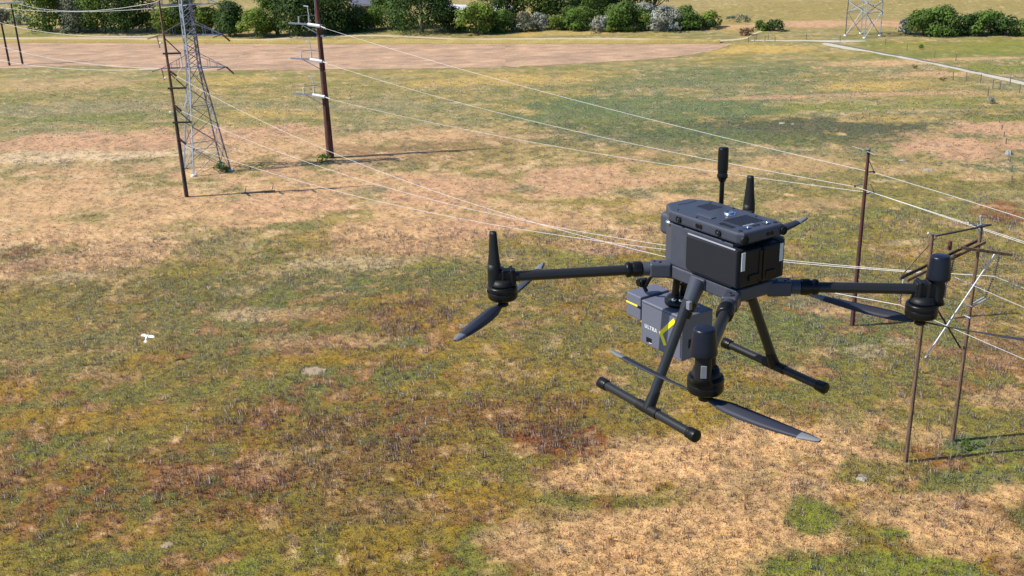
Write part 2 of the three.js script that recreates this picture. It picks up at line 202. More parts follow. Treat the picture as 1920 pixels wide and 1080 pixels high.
function scatter(name, label, geo, want, z0, z1, accept, size, jitter) {
  const mats = [], cols = [], m4 = new THREE.Matrix4(), q = new THREE.Quaternion(), e = new THREE.Euler(), o = [0, 0, 0], col = new THREE.Color(); let tries = 0;
  const w0 = 8 - z0 * 0.53, w1 = 8 - z1 * 0.53;
  while (mats.length < want && tries++ < want * 6) {
    const t = rnd(), w = Math.sqrt(w0 * w0 + (w1 * w1 - w0 * w0) * t), z = (8 - w) / 0.53, x = rr(-w, w);
    const rust = meadow(x, z, o), a = accept(o, rust, x, z);
    if (!a || rnd() > a) continue;
    const s = size * rr(0.6, 1.35); e.set(rr(-0.2, 0.2), rr(0, 6.283), rr(-0.2, 0.2)); q.setFromEuler(e);
    mats.push(m4.compose(V(x, bumpH(x, z), z), q, V(s, s * rr(0.7, 1.3), s)).clone());
    if (rnd() < 0.22) mixc(o, [C.tan, C.pale, C.rust, C.grass, C.ochre, C.dark][Math.floor(rnd() * 6)], rr(0.25, 0.7)); const b = rr(1 - jitter, 1 + jitter), hu = rr(-0.08, 0.08); cols.push(col.setRGB(o[0] * b * (1 + hu), o[1] * b, o[2] * b * (1 - hu)).multiplyScalar(0.95).clone());
  }
  const im = new THREE.InstancedMesh(geo, new THREE.MeshPhysicalMaterial({ color: 0xffffff, roughness: 1, side: THREE.DoubleSide, transmission: 0.45, thickness: 0 }), mats.length);
  mats.forEach((m, k) => { im.setMatrixAt(k, m); im.setColorAt(k, cols[k]); });
  im.name = numbered(name); im.castShadow = im.receiveShadow = true; im.userData.kind = 'stuff'; tag(im, label, 'grass'); scene.add(im); return im;
}
const dry = (o) => o[0] / o[1] > 1.36;
const lane = [...curve([[1548, 79], [1640, 96], [1740, 114.5], [1840, 135], [1925, 153], [2100, 194]], 20), ...curve([[1530, 84], [1640, 101.5], [1740, 121], [1840, 143.5], [1925, 164], [2100, 208]], 20).reverse()].map(([x, y]) => G(x, y));
const offLane = (x, z) => { let c = true; for (let i = 0, j = lane.length - 1; i < lane.length; j = i++) { const a = lane[i], b = lane[j]; if ((a.z > z) !== (b.z > z) && x < (b.x - a.x) * (z - a.z) / (b.z - a.z) + a.x) c = !c; } return c ? 1 : 0; };
scatter('meadow_grass', 'short olive and yellow grass of the near meadow', bladesGeo(12, 0.2, 0.03, 0.1, 0.032, 0.12), 130000, -44, -100, (o) => dry(o) ? 0.35 : 1, 1, 0.3);
scatter('meadow_grass', 'grass of the middle meadow below the poles', bladesGeo(12, 0.34, 0.02, 0.08, 0.05, 0.2), 70000, -100, -165, (o) => dry(o) ? 0.4 : 1, 1.05, 0.26);
scatter('meadow_grass', 'far meadow grass towards the tan field', bladesGeo(12, 0.6, 0.015, 0.06, 0.08, 0.3), 24000, -165, -219, (o, r, x, z) => offLane(x, z) * sstep(-219, -195, z), 1.1, 0.22);
scatter('dry_grass', 'matted dry straw grass on the bare patches', bladesGeo(14, 0.28, 0.02, 0.08, 0.028, 0.34), 45000, -44, -110, (o) => dry(o) ? 1 : 0, 1.1, 0.25);
scatter('bunch_grass', 'taller loose clumps of grass scattered over the near meadow', bladesGeo(22, 0.16, 0.16, 0.36, 0.028, 0.16), 9000, -44, -115, (o, r, x, z) => 0.15 + 0.85 * sstep(0.5, 0.62, fbm(x * 0.3 + 4, z * 0.3 + 8, 3)), 1, 0.3);
{
  const im = scatter('weed', 'rusty brown dock weeds standing in the near meadow', bladesGeo(9, 0.14, 0.14, 0.42, 0.035, 0.12), 24000, -44, -112, (o, r, x, z) => r > 0.1 ? r * (0.12 + 0.88 * sstep(0.45, 0.65, fbm(x * 0.5 + 70, z * 0.5, 2))) : 0.02, 1, 0.2);
  const c = new THREE.Color(); for (let k = 0; k < im.count; k++) { const t = rr(0.55, 1.2); c.setRGB(0.26 * t, 0.105 * t * rr(0.8, 1.5), 0.045 * t); im.setColorAt(k, c); }
  im.userData.category = 'weeds';
}
// ---------------------------------------------------------------- trees and bushes of the creek
const leafMat = new THREE.MeshPhysicalMaterial({ vertexColors: true, roughness: 0.9, side: THREE.DoubleSide, transmission: 0.5, thickness: 0, specularIntensity: 0.2 });
const barkMat = std([0.13, 0.1, 0.075], 1);
const LEAF = { dark: [0.06, 0.11, 0.026], green: [0.11, 0.185, 0.032], bright: [0.18, 0.25, 0.04], grey: [0.18, 0.2, 0.13], silver: [0.33, 0.35, 0.29], dull: [0.18, 0.16, 0.09], rusty: [0.24, 0.15, 0.08] };
function crownGeo(w, h, kind, base, leaf, dense) {
  const P = [], N = [], Cc = [], c0 = LEAF[kind], lobes = [];
  const nl = Math.round(9 + w * 1.5);
  for (let k = 0; k < nl; k++) {
    const t = Math.pow(rnd(), 0.8), y = base + (h - base) * (0.06 + 0.82 * t), wide = Math.sin(Math.PI * clamp(0.18 + 0.74 * t)) * w * 0.5, a = rr(0, 6.283), r = wide * Math.sqrt(rr(0.05, 0.7));
    const s = Math.min(w * 0.31, h * 0.33) * rr(0.65, 1.1); lobes.push([Math.cos(a) * r, Math.min(y, h - s * 0.75), Math.sin(a) * r, s, s * rr(0.7, 1), rr(0.72, 1.28)]);
  }
  let area = 0; for (const l of lobes) area += l[3] * l[3];
  const total = Math.min(6500, dense * area * 12 / (leaf * leaf));
  for (const [lx, ly, lz, r, ry, tone] of lobes) {
    const n = Math.round(total * r * r / area);
    for (let k = 0; k < n; k++) {
      const z = rr(-0.75, 1), a = rr(0, 6.283), q = Math.sqrt(1 - z * z), rad = rr(0.62, 1.1) + (rnd() < 0.06 ? 0.15 : 0), nx = q * Math.cos(a), nz = q * Math.sin(a);
      const c = V(lx + nx * r * rad, ly + z * ry * rad, lz + nz * r * rad); if (c.y < base * 0.5) continue;
      const d = V(nx + rr(-0.45, 0.45), z + rr(-0.2, 0.75), nz + rr(-0.45, 0.45)).normalize(), u = V(rr(-1, 1), rr(-1, 1), rr(-1, 1)).cross(d).normalize(), v = d.clone().cross(u), s = leaf * rr(0.5, 1.1);
      const p = [[-1, -0.3], [0.2, -0.9], [1, 0.2], [-0.1, 1]].map(([i, j]) => c.clone().addScaledVector(u, i * s * 0.6).addScaledVector(v, j * s * 0.6).addScaledVector(d, (i * j) * s * 0.25));
      const tn = tone * rr(0.7, 1.35), y = rr(-0.1, 0.18);
      for (const i of [0, 1, 2, 0, 2, 3]) { P.push(p[i].x, p[i].y, p[i].z); N.push(d.x, d.y, d.z); Cc.push(c0[0] * tn * (1 + y), c0[1] * tn, c0[2] * tn); }
    }
  }
  const g = new THREE.BufferGeometry(); g.setAttribute('position', new THREE.Float32BufferAttribute(P, 3)); g.setAttribute('normal', new THREE.Float32BufferAttribute(N, 3)); g.setAttribute('color', new THREE.Float32BufferAttribute(Cc, 3)); return g;
}
function trunkGeo(w, h, base) {
  const parts = [bar(V(0, -0.2, 0), V(rr(-0.2, 0.2), h * 0.55, rr(-0.2, 0.2)), h * 0.028 + 0.06, h * 0.014 + 0.02, 7)];
  for (let k = 0; k < 5; k++) { const a = rr(0, 6.283), y = h * rr(0.18, 0.4); parts.push(bar(V(0, y, 0), V(Math.cos(a) * w * 0.33, y + h * rr(0.2, 0.42), Math.sin(a) * w * 0.33), h * 0.013 + 0.02, 0.03, 5)); }
  return mrg(parts);
}
// [base px, base py, top py, width px, leaf, kind word, label]
const TREES = [
  [6, 44, 16, 36, 'grey', 'bush', 'grey-green bush cut by the left edge of the photo'],
  [38, 46, 26, 30, 'silver', 'bush', 'small silvery bush just right of the far left pole'],
  [88, 59, -40, 62, 'green', 'tree', 'broad green tree nearest the far left wooden pole'],
  [122, 60, -10, 40, 'dark', 'tree', 'dark narrow tree second from the left end of the row'],
  [152, 60, -20, 42, 'grey', 'tree', 'grey-green willow-like tree between two dark trees at left'],
  [196, 60, -30, 58, 'green', 'tree', 'mid green tree right of the grey-green willow-like tree'],
  [236, 61, -60, 66, 'dark', 'tree', 'large dark tree left of the lattice tower with its top cut off'],
  [276, 58, 22, 42, 'green', 'bush', 'low green bush in the gap left of the lattice tower'],
  [322, 63, 6, 46, 'bright', 'tree', 'yellow-green tree directly left of the lattice tower legs'],
  [352, 62, -30, 40, 'dark', 'tree', 'dark tree standing behind the lattice tower'],
  [392, 62, 14, 48, 'bright', 'tree', 'bright green rounded tree directly right of the lattice tower'],
  [430, 67, 2, 42, 'dark', 'tree', 'dark upright tree with a light gap at its left foot'],
  [482, 69, 16, 52, 'bright', 'tree', 'yellow-green bush-like tree left of the brown wooden pole arms'],
  [520, 64, -6, 46, 'green', 'tree', 'green tree behind the metal arms of the brown pole'],
  [560, 66, -30, 56, 'dark', 'tree', 'dark tree immediately left of the brown wooden pole top'],
  [628, 60, -50, 70, 'dark', 'tree', 'big dark tree immediately right of the brown wooden pole top'],
  [668, 58, 12, 44, 'dark', 'tree', 'dark bush-like tree under the pale barn roof'],
  [702, 54, 16, 40, 'bright', 'bush', 'bright green bush in front of the barn wall'],
  [738, 54, -6, 52, 'green', 'tree', 'mid green tree between the barn and the darkest tree'],
  [792, 60, -60, 92, 'dark', 'tree', 'darkest and widest tree in the middle of the row'],
  [836, 60, -20, 42, 'dark', 'tree', 'dark tree just left of the red-walled house'],
  [858, 58, 40, 34, 'dark', 'bush', 'dark low bush in front of the red-walled house'],
  [892, 63, 6, 60, 'bright', 'tree', 'bright green tree just right of the red-walled house'],
  [936, 60, 18, 44, 'green', 'tree', 'green tree at the right foot of the bright tree beside the house'],
  [940, 46, -60, 60, 'dark', 'tree', 'tall dark tree behind the house side of the row'],
  [980, 58, 24, 42, 'grey', 'bush', 'grey-green round bush left of the first silver bush'],
  [1012, 55, 22, 34, 'silver', 'bush', 'small silver bush, leftmost of the silver bushes in the row'],
  [1042, 56, 28, 38, 'bright', 'bush', 'yellow-green bush between two silver bushes'],
  [1010, 44, -50, 60, 'green', 'tree', 'tall green tree behind the leftmost silver bush'],
  [1082, 56, 12, 52, 'green', 'tree', 'olive green tree left of the low spreading silver bush'],
  [1074, 42, -60, 66, 'dark', 'tree', 'tall dark tree behind the olive green tree'],
  [1132, 58, 30, 52, 'silver', 'bush', 'low spreading silver bush in the middle of the silver group'],
  [1124, 48, -2, 46, 'green', 'tree', 'green tree behind the low spreading silver bush'],
  [1172, 57, 2, 54, 'green', 'tree', 'tall mid green tree between the two larger silver bushes'],
  [1150, 40, -50, 60, 'dark', 'tree', 'tall dark tree behind the larger silver bushes'],
  [1204, 50, 6, 40, 'silver', 'tree', 'upper silver tree peeking over the yellow-green bush'],
  [1210, 57, 24, 30, 'bright', 'bush', 'yellow-green bush left of the largest silver bush'],
  [1248, 58, 10, 56, 'silver', 'bush', 'largest silver bush near the right end of the row'],
  [1226, 38, -40, 60, 'dark', 'tree', 'tall dark tree at the right end of the back row'],
  [1288, 54, 10, 52, 'green', 'tree', 'grey-green tree right of the largest silver bush'],
  [1330, 51, 20, 44, 'bright', 'bush', 'bright green bush at the right end of the tree row'],
  [1384, 40, 29, 66, 'grey', 'bush', 'low grey scrub beyond the end of the tree row'],
  [1398, 66, 52, 30, 'rusty', 'bush', 'small rusty bush by the bend of the dirt track'],
  [1426, 57, 38, 34, 'green', 'bush', 'left half of the pair of bushes left of the far lattice tower'],
  [1452, 58, 36, 40, 'dark', 'bush', 'darker right bush of the pair left of the far lattice tower'],
  [1697, 64, 34, 24, 'silver', 'bush', 'silver bush at the left end of the far right clump'],
  [1730, 66, 18, 52, 'green', 'tree', 'left rounded tree of the far right clump'],
  [1762, 66, 12, 58, 'green', 'tree', 'tallest rounded tree of the far right clump'],
  [1786, 64, 40, 26, 'dull', 'bush', 'dull brownish bush in the middle of the far right clump'],
  [1818, 66, 26, 46, 'dark', 'tree', 'dark round tree right of the dull bush in the far right clump'],
  [1852, 66, 20, 52, 'green', 'tree', 'green tree second from the right end of the far right clump'],
  [1884, 66, 30, 44, 'dark', 'tree', 'darker tree at the right edge of the far right clump'],
  [1914, 66, 36, 44, 'green', 'tree', 'green tree cut by the right edge of the photo'],
];
for (const [bx, by, ty, wpx, kind, word, label] of TREES) {
  const p = G(bx, by), d = Math.hypot(p.x, p.z, CAM_H), w = wpx * d / FOC * (word === 'tree' ? 1.38 : 1.2);
  const h = Math.min(18, ty < 0 ? rr(12, 16) * (by < 50 ? 1.05 : 1) : heightAt(p, ty)), tree = word === 'tree', base = tree && h > 7 ? h * 0.06 : 0.05;
  const t = thing(tree ? (kind === 'dark' ? 'shade_tree' : 'broadleaf_tree') : 'bush', label, word, p, tree ? 'trees along the far edge of the meadow' : 'bushes along the far edge of the meadow');
  mesh('crown', crownGeo(w, h, kind, base, 0.5, 0.85), leafMat, t);
  mesh('trunk', trunkGeo(w, h, base), barkMat, t);
  t.rotation.y = rr(0, 6.283);
}
// shrubs out on the meadow
for (const [bx, by, ty, wpx, kind, label] of [
  [418, 321, 298, 30, 'green', 'dark green shrub between the feet of the lattice tower'],
  [604, 303, 288, 36, 'bright', 'bright green low shrub at the foot of the brown wooden pole'],
  [1858, 194, 180, 12, 'silver', 'small grey shrub near the fence posts on the right'],
  [1816, 838, 824, 44, 'green', 'low green shrub right of the near frame pole foot'],
  [1725, 92, 82, 12, 'green', 'small green shrub in the grass beyond the paved path'],
  [1714, 128, 120, 14, 'dull', 'small dull shrub at the near side of the paved path'],
  [1765, 151, 145, 20, 'dull', 'low dull shrub on the yellow bank left of the fence posts'],
]) {
  const p = G(bx, by), d = Math.hypot(p.x, p.z, CAM_H), w = wpx * d / FOC, h = Math.max(0.35, heightAt(p, ty) * 0.9);
  const t = thing('shrub', label, 'shrub', p, 'shrubs out on the meadow');
  mesh('foliage', crownGeo(w, h, kind, 0.02, Math.min(0.35, w * 0.12), 0.7), leafMat, t); mesh('stem', trunkGeo(w * 0.8, h * 0.8, 0), barkMat, t);
}
// ---------------------------------------------------------------- houses behind the trees
const roofWhite = std([0.72, 0.72, 0.74], 0.6, 0.1), wallRed = std([0.24, 0.1, 0.075], 0.9), wallTan = std([0.4, 0.24, 0.18], 0.9), pane = std([0.03, 0.035, 0.045], 0.12, 0.2), roofDark = std([0.1, 0.1, 0.14], 0.8), roofGrey = std([0.42, 0.43, 0.47], 0.7);
function house(name, label, cat, px, py, w, dpt, wallH, ridge, turn, wall, roof) {
  const t = thing(name, label, cat, G(px, py)); t.rotation.y = turn;
  mesh('wall', mrg(box(w, wallH, dpt, 0, wallH / 2, 0), (() => { const s = new THREE.Shape([new THREE.Vector2(-dpt / 2, 0), new THREE.Vector2(dpt / 2, 0), new THREE.Vector2(0, ridge)]); const g = new THREE.ExtrudeGeometry(s, { depth: w - 0.02, bevelEnabled: false }); g.translate(0, 0, -(w - 0.02) / 2); g.rotateY(Math.PI / 2); g.translate(0, wallH, 0); return g; })()), wall, t);
  const sl = Math.hypot(dpt / 2 + 0.4, ridge * (1 + 0.8 / dpt)), an = Math.atan2(ridge, dpt / 2);
  for (const s of [-1, 1]) { const g = new THREE.BoxGeometry(w + 0.8, 0.14, sl); g.translate(0, 0.09, sl / 2 - 0.01); g.rotateX(an); if (s < 0) g.rotateY(Math.PI); g.translate(0, wallH + ridge, 0); const m = mesh('roof_slope', g, roof, t); }
  mesh('fascia', box(w + 0.84, 0.34, 0.08, 0, wallH - 0.28, dpt / 2 + 0.46), roofWhite, t);
  for (let k = 0; k < 3; k++) { const x = -w / 2 + w * (k + 0.5) / 3, f = mesh('window', box(1.3, 1.3, 0.1, x, wallH * 0.55, dpt / 2 + 0.04), roof, t); mesh('pane', box(1.06, 1.06, 0.04, x, wallH * 0.55, dpt / 2 + 0.085), pane, f); }
  const dr = mesh('door', box(0.95, 2.05, 0.1, w * 0.17, 1.03, dpt / 2 + 0.045), roof, t); mesh('handle', bar(V(w * 0.17 + 0.36, 1, dpt / 2 + 0.1), V(w * 0.17 + 0.36, 1.14, dpt / 2 + 0.1), 0.025), pane, dr);
  return t;
}
{
  const parts = []; for (let k = 0; k < 46; k++) { const px = 62 + k * 28.4 + rr(-9, 9), p = G(px, 57 + 5 * Math.sin(k * 0.7) + rr(-4, 2)), w = rr(3, 7), g = crownGeo(w, rr(1.2, 2.6), ['dark', 'green', 'grey', 'bright', 'dark'][k % 5], 0.02, 0.42, 0.5); g.translate(p.x, 0, p.z); parts.push(g); }
  const m = tag(mesh('undergrowth', mergeGeometries(parts), leafMat), 'low mixed undergrowth filling the foot of the tree row', 'undergrowth'); m.userData.kind = 'stuff';
}
house('barn', 'tan barn with a white roof edge above the tree tops in the middle', 'barn', 690, 26, 9, 7, 3.2, 1.2, 0.12, wallTan, roofDark);
house('farmhouse', 'red-walled farmhouse with pale roof edges between dark trees', 'house', 862, 41, 8, 7, 2.9, 1.5, -0.5, wallRed, roofGrey);
house('shed', 'grey shed showing a thin pale roof behind the tree row', 'shed', 944, 34, 6, 5, 2.5, 0.9, 0.2, roofGrey, roofWhite);

// ---------------------------------------------------------------- fence posts, stones and litter on the meadow
const postMat = std([0.14, 0.12, 0.1], 0.95), stoneMat = std([0.42, 0.385, 0.33], 0.95, 0, { map: grain }), soilMat = std([0.46, 0.35, 0.25], 1, 0, { map: grain });
{
  const posts = [[1787, 150], [1812, 152], [1838, 155], [1861, 166], [1874, 168], [1911, 175], [1852, 180], [1893, 161], [1874, 230], [1878, 243], [1882, 256], [1886, 270], [1894, 303], [1896, 322], [1897, 340], [1403, 80], [1415, 78], [1434, 78], [1453, 79], [1418, 74], [1440, 75], [1512, 74], [1575, 78], [1660, 84], [1700, 95], [1752, 108], [1792, 114]];
  const LB = [['weathered fence post between the yellow bank and the paved path at right', 'fence posts near the right edge'], ['short dark stake in the curved line of stakes around the grey boulder', 'stakes around the grey boulder'], ['small far fence post beside the dirt track bend or the paved path', 'far fence posts by the track and path']];
  let proto;
  posts.forEach(([x, y], k) => {
    const p = G(x, y), q = k < 8 ? 0 : k < 15 ? 1 : 2, h = [1.5, 0.7, 1.3][q];
    let t;
    if (!proto) { t = proto = thing('fence_post', LB[0][0], 'fence post', p); mesh('post', bar(V(0, -0.2, 0), V(0.02, 1, 0), 0.085, 0.07, 7), postMat, t); mesh('cap', lathe([[0.07, 0], [0.06, 0.03], [0, 0.045]], 0.02, 1, 0, 7), postMat, t); }
    else { t = proto.clone(); t.name = numbered('fence_post'); t.position.copy(p); scene.add(t); }
    tag(t, LB[q][0], 'fence post', LB[q][1]);
    t.scale.set(1, h, 1); t.rotation.set(rr(-0.05, 0.05), rr(0, 6), rr(-0.05, 0.05));
  });
}
function stone(name, label, cat, px, py, wpx, hm, mat, sx = 1) {
  const p = G(px, py), d = Math.hypot(p.x, p.z, CAM_H), w = wpx * d / FOC, g = new THREE.IcosahedronGeometry(0.5, 4), a = g.attributes.position, k0 = rr(0, 90);
  for (let k = 0; k < a.count; k++) { const v = V(a.getX(k), a.getY(k), a.getZ(k)), n = 0.45 + 1.1 * fbm(v.x * 5 + k0, v.z * 5 + v.y * 2.3 + k0, 4); v.multiplyScalar(n); a.setXYZ(k, v.x * w * sx, v.y * hm * 2, v.z * w); }
  g.computeVertexNormals(); p.y = hm * 0.1; return tag(mesh(name, g, mat), label, cat).position.copy(p);
}
stone('dirt_mound', 'pale oval burrow mound in the olive grass left of the aircraft', 'dirt mound', 588, 697, 40, 0.07, soilMat);
stone('dirt_mound', 'small pale burrow mound beside the front left propeller', 'dirt mound', 874, 612,  30, 0.06, soilMat);
stone('dirt_mound', 'pale mound by the lower edge in the left foreground', 'dirt mound', 312, 1022, 20, 0.05, soilMat);
stone('stone', 'pale broken stones on the grass left of the near frame pole foot', 'stone', 1616, 897, 20, 0.1, stoneMat);
stone('stone', 'white stone in the green sweep above the slim pole, left of the other white stone', 'stone', 1466, 232, 12, 0.14, stoneMat);
stone('stone', 'smaller white stone right of its neighbour above the slim pole', 'stone', 1486, 233, 8, 0.12, stoneMat);
stone('stone', 'flat pale stone in the dark green patch right of the slim pole top', 'stone', 1692, 301, 12, 0.09, stoneMat);
stone('stone', 'flat pale stone in the dry grass right of the slim pole', 'stone', 1740, 319, 18, 0.09, stoneMat);
stone('boulder', 'round grey boulder with a dark shadow in the right meadow', 'boulder', 1891, 289, 10, 0.5, std([0.42, 0.42, 0.46], 0.9, 0, { map: grain }));
{
  const a = G(452, 364), b = G(516, 360), t = thing('fallen_pole', 'broken dark timber lying in the dry grass right of the lattice tower', 'timber', a);
  const d = b.clone().sub(a); mesh('timber', bar(V(0, 0.14, 0), V(d.x, 0.16, d.z), 0.13, 0.1, 8), postMat, t);
  mesh('stub', bar(V(d.x * 0.12, 0.15, d.z * 0.12), V(d.x * 0.16, 0.9, d.z * 0.16 - 0.3), 0.06, 0.04, 6), postMat, t); mesh('stub', bar(V(d.x * 0.9, 0.15, d.z * 0.9), V(d.x * 0.95, 0.9, d.z * 0.95 - 0.5), 0.06, 0.03, 6), postMat, t);
}
// ---------------------------------------------------------------- the white bird
{
  const t = thing('bird', 'white bird gliding low over the olive grass at left', 'bird', G(276, 632, 2.2));
  const white = std([0.75, 0.75, 0.75], 0.8);
  const body = lathe([[0, -0.36], [0.05, -0.33], [0.1, -0.2], [0.115, -0.05], [0.1, 0.1], [0.06, 0.2], [0.055, 0.25], [0.05, 0.3], [0.03, 0.34], [0, 0.36]], 0, 0, 0, 14); body.rotateX(-Math.PI / 2);
  mesh('body', body, white, t);
  for (const s of [-1, 1]) {
    const sh = new THREE.Shape(); sh.moveTo(0.06, -0.02); sh.quadraticCurveTo(0.3, 0.18, 0.62 * (s > 0 ? 1 : 0.82), -0.04); sh.quadraticCurveTo(0.6, -0.2, 0.44, -0.22); sh.quadraticCurveTo(0.2, -0.2, 0.06, -0.24); sh.closePath();
    const g = new THREE.ExtrudeGeometry(sh, { depth: 0.012, bevelEnabled: true, bevelSize: 0.012, bevelThickness: 0.008, bevelSegments: 2 }); g.rotateX(-Math.PI / 2); const a = g.attributes.position;
    for (let k = 0; k < a.count; k++) { const x = a.getX(k); a.setY(k, a.getY(k) + 0.32 * x - 0.35 * x * x); } if (s < 0) g.scale(-1, 1, 1); if (s < 0) { const ps = g.attributes.position, n = ps.count; for (let k = 0; k < n; k += 3) for (let c = 0; c < 3; c++) { const q = ps.array[k * 3 + 3 + c]; ps.array[k * 3 + 3 + c] = ps.array[k * 3 + 6 + c]; ps.array[k * 3 + 6 + c] = q; } } g.computeVertexNormals();
    mesh('wing', g, white, t);
  }
  const ts = new THREE.Shape(); ts.moveTo(-0.05, 0); ts.lineTo(0.05, 0); ts.lineTo(0.13, -0.3); ts.quadraticCurveTo(0, -0.38, -0.13, -0.3); ts.closePath();
  const tg = new THREE.ExtrudeGeometry(ts, { depth: 0.016, bevelEnabled: false }); tg.rotateX(-Math.PI / 2); tg.translate(0, -0.01, 0.26); mesh('tail', tg, white, t);
  const bk = new THREE.ConeGeometry(0.016, 0.09, 8); bk.rotateX(-Math.PI / 2); bk.translate(0, 0, -0.39); mesh('beak', bk, std([0.5, 0.3, 0.06], 0.5), t);
  for (const c of t.children) if (c.name === 'wing') c.position.z = -0.16;
  t.rotation.set(0.5, -0.16, -0.12); t.scale.setScalar(0.92);
}
// ---------------------------------------------------------------- poles, towers and wires
const woodTex = (r, g, b) => tex(64, 512, (u, v) => { const a = fbm(u * 18, v * 6, 4), s = vnoise(u * 40, v * 3); const c = fbm(u * 26 + 4, v * 2.5, 3) < 0.4 ? 0.55 : 1, k = (0.62 + 0.75 * (a - 0.25) + 0.3 * (s - 0.5)) * c; return [r * k, g * k, b * k]; }, [1, 3]);
const woodBrown = new THREE.MeshStandardMaterial({ map: woodTex(0.44, 0.26, 0.2), roughness: 0.9 }), woodRed = new THREE.MeshStandardMaterial({ map: woodTex(0.42, 0.23, 0.2), roughness: 0.9 }), woodTan = new THREE.MeshStandardMaterial({ map: woodTex(0.56, 0.43, 0.32), roughness: 0.9 }), woodDark = new THREE.MeshStandardMaterial({ map: woodTex(0.34, 0.27, 0.25), roughness: 0.9 });
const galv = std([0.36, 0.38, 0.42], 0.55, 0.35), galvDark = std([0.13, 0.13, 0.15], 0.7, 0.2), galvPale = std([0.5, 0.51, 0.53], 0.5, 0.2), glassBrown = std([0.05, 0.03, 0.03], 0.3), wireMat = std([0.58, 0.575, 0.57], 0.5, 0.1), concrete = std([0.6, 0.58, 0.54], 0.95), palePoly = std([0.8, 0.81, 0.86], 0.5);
function string(a, b, r = 0.11) {                                  // insulator: a rod with a row of discs
  const L = a.distanceTo(b), n = Math.max(4, Math.round(L / 0.15)), pts = [[0.001, 0], [0.025, 0.001]];
  for (let k = 0; k < n; k++) { const y = L * (k + 0.3) / n, q = L / n; pts.push([0.03, y], [r, y + q * 0.2], [r * 0.9, y + q * 0.35], [0.035, y + q * 0.45]); }
  pts.push([0.025, L - 0.001], [0.001, L]);
  const g = lathe(pts, 0, 0, 0, 10); g.applyQuaternion(new THREE.Quaternion().setFromUnitVectors(V(0, 1, 0), b.clone().sub(a).normalize())); g.translate(a.x, a.y, a.z); return g;
}
function wireGeo(pts, r) { return new THREE.TubeGeometry(new THREE.CatmullRomCurve3(pts), Math.max(12, pts.length * 2), r, 6); }
function sagPts(a, b, s, n = 26) { const o = []; for (let k = 0; k <= n; k++) { const t = k / n, p = a.clone().lerp(b, t); p.y -= 4 * s * t * (1 - t); o.push(p); } return o; }
function sagThrough(a, b, px, py) {
  let s0 = -3, s1 = 12;
  for (let k = 0; k < 40; k++) { const s = (s0 + s1) / 2, q = sagPts(a, b, s, 300).map(pix); let y = q[0][1]; for (let i = 1; i < q.length; i++) if ((q[i - 1][0] - px) * (q[i][0] - px) <= 0) { y = q[i - 1][1] + (q[i][1] - q[i - 1][1]) * (px - q[i - 1][0]) / (q[i][0] - q[i - 1][0] || 1); break; } if (y < py) s0 = s; else s1 = s; }
  return sagPts(a, b, (s0 + s1) / 2);
}
const wire = (label, pts, group = 'overhead wires over the meadow', r = 0.017) => tag(mesh('power_line', wireGeo(pts, r), wireMat), label, 'wire');
function lattice(label, c, right, prof, levels, arms, mat, armDir, thick = 0.075) {
  const t = thing('transmission_tower', label, 'pylon', c), u = right.clone().normalize(), w = V(-u.z, 0, u.x), dirs = [u, w, u.clone().negate(), w.clone().negate()];
  const half = (h) => { for (let k = 1; k < prof.length; k++) if (h <= prof[k][0]) { const [h0, a] = prof[k - 1], [h1, b] = prof[k]; return a + (b - a) * (h - h0) / (h1 - h0); } return prof[prof.length - 1][1]; };
  const at = (k, h) => dirs[k % 4].clone().multiplyScalar(half(h)).setY(h);
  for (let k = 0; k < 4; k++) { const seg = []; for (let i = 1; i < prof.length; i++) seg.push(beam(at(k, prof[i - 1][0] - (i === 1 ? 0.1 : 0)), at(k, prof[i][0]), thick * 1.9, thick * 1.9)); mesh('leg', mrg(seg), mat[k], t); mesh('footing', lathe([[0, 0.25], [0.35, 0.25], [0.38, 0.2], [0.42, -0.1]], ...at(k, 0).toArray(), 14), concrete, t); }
  for (let i = 1; i < levels.length; i++) for (let k = 0; k < 4; k++) {
    const a = levels[i - 1], b = levels[i], mm = mat[(k + i) % 4];
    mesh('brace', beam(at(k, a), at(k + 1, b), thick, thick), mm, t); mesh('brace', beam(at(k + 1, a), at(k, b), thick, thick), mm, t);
    if (i % 2 || levels.length < 9) mesh('girt', beam(at(k, b), at(k + 1, b), thick, thick), mm, t);
  }
  for (const [h, len, sag] of arms) for (const s of [-1, 1]) {
    const tip = armDir.clone().multiplyScalar(s * len).setY(h), r = half(h) * 0.72, side = V(-armDir.z, 0, armDir.x), A = (q) => armDir.clone().multiplyScalar(s * r).addScaledVector(side, q * r);
    const m = []; for (const q of [-1, 1]) { m.push(beam(A(q).setY(h), tip, 0.1, 0.1), beam(A(q).setY(h + 1.7), tip, 0.07, 0.07)); for (const f of [0.35, 0.65]) m.push(beam(A(q).setY(h).lerp(tip, f), A(q).setY(h + 1.7).lerp(tip, f), 0.05, 0.05)); }
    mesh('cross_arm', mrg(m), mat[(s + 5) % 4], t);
    mesh('insulator', string(tip, tip.clone().add(V(-1.15, -0.3, 0.5)), 0.13), glassBrown, t); mesh('insulator', string(tip, tip.clone().add(s < 0 ? V(0.25, -1.5, 0.25) : V(1.1, -0.75, 0.9)), 0.13), glassBrown, t);
  }
  return t;
}
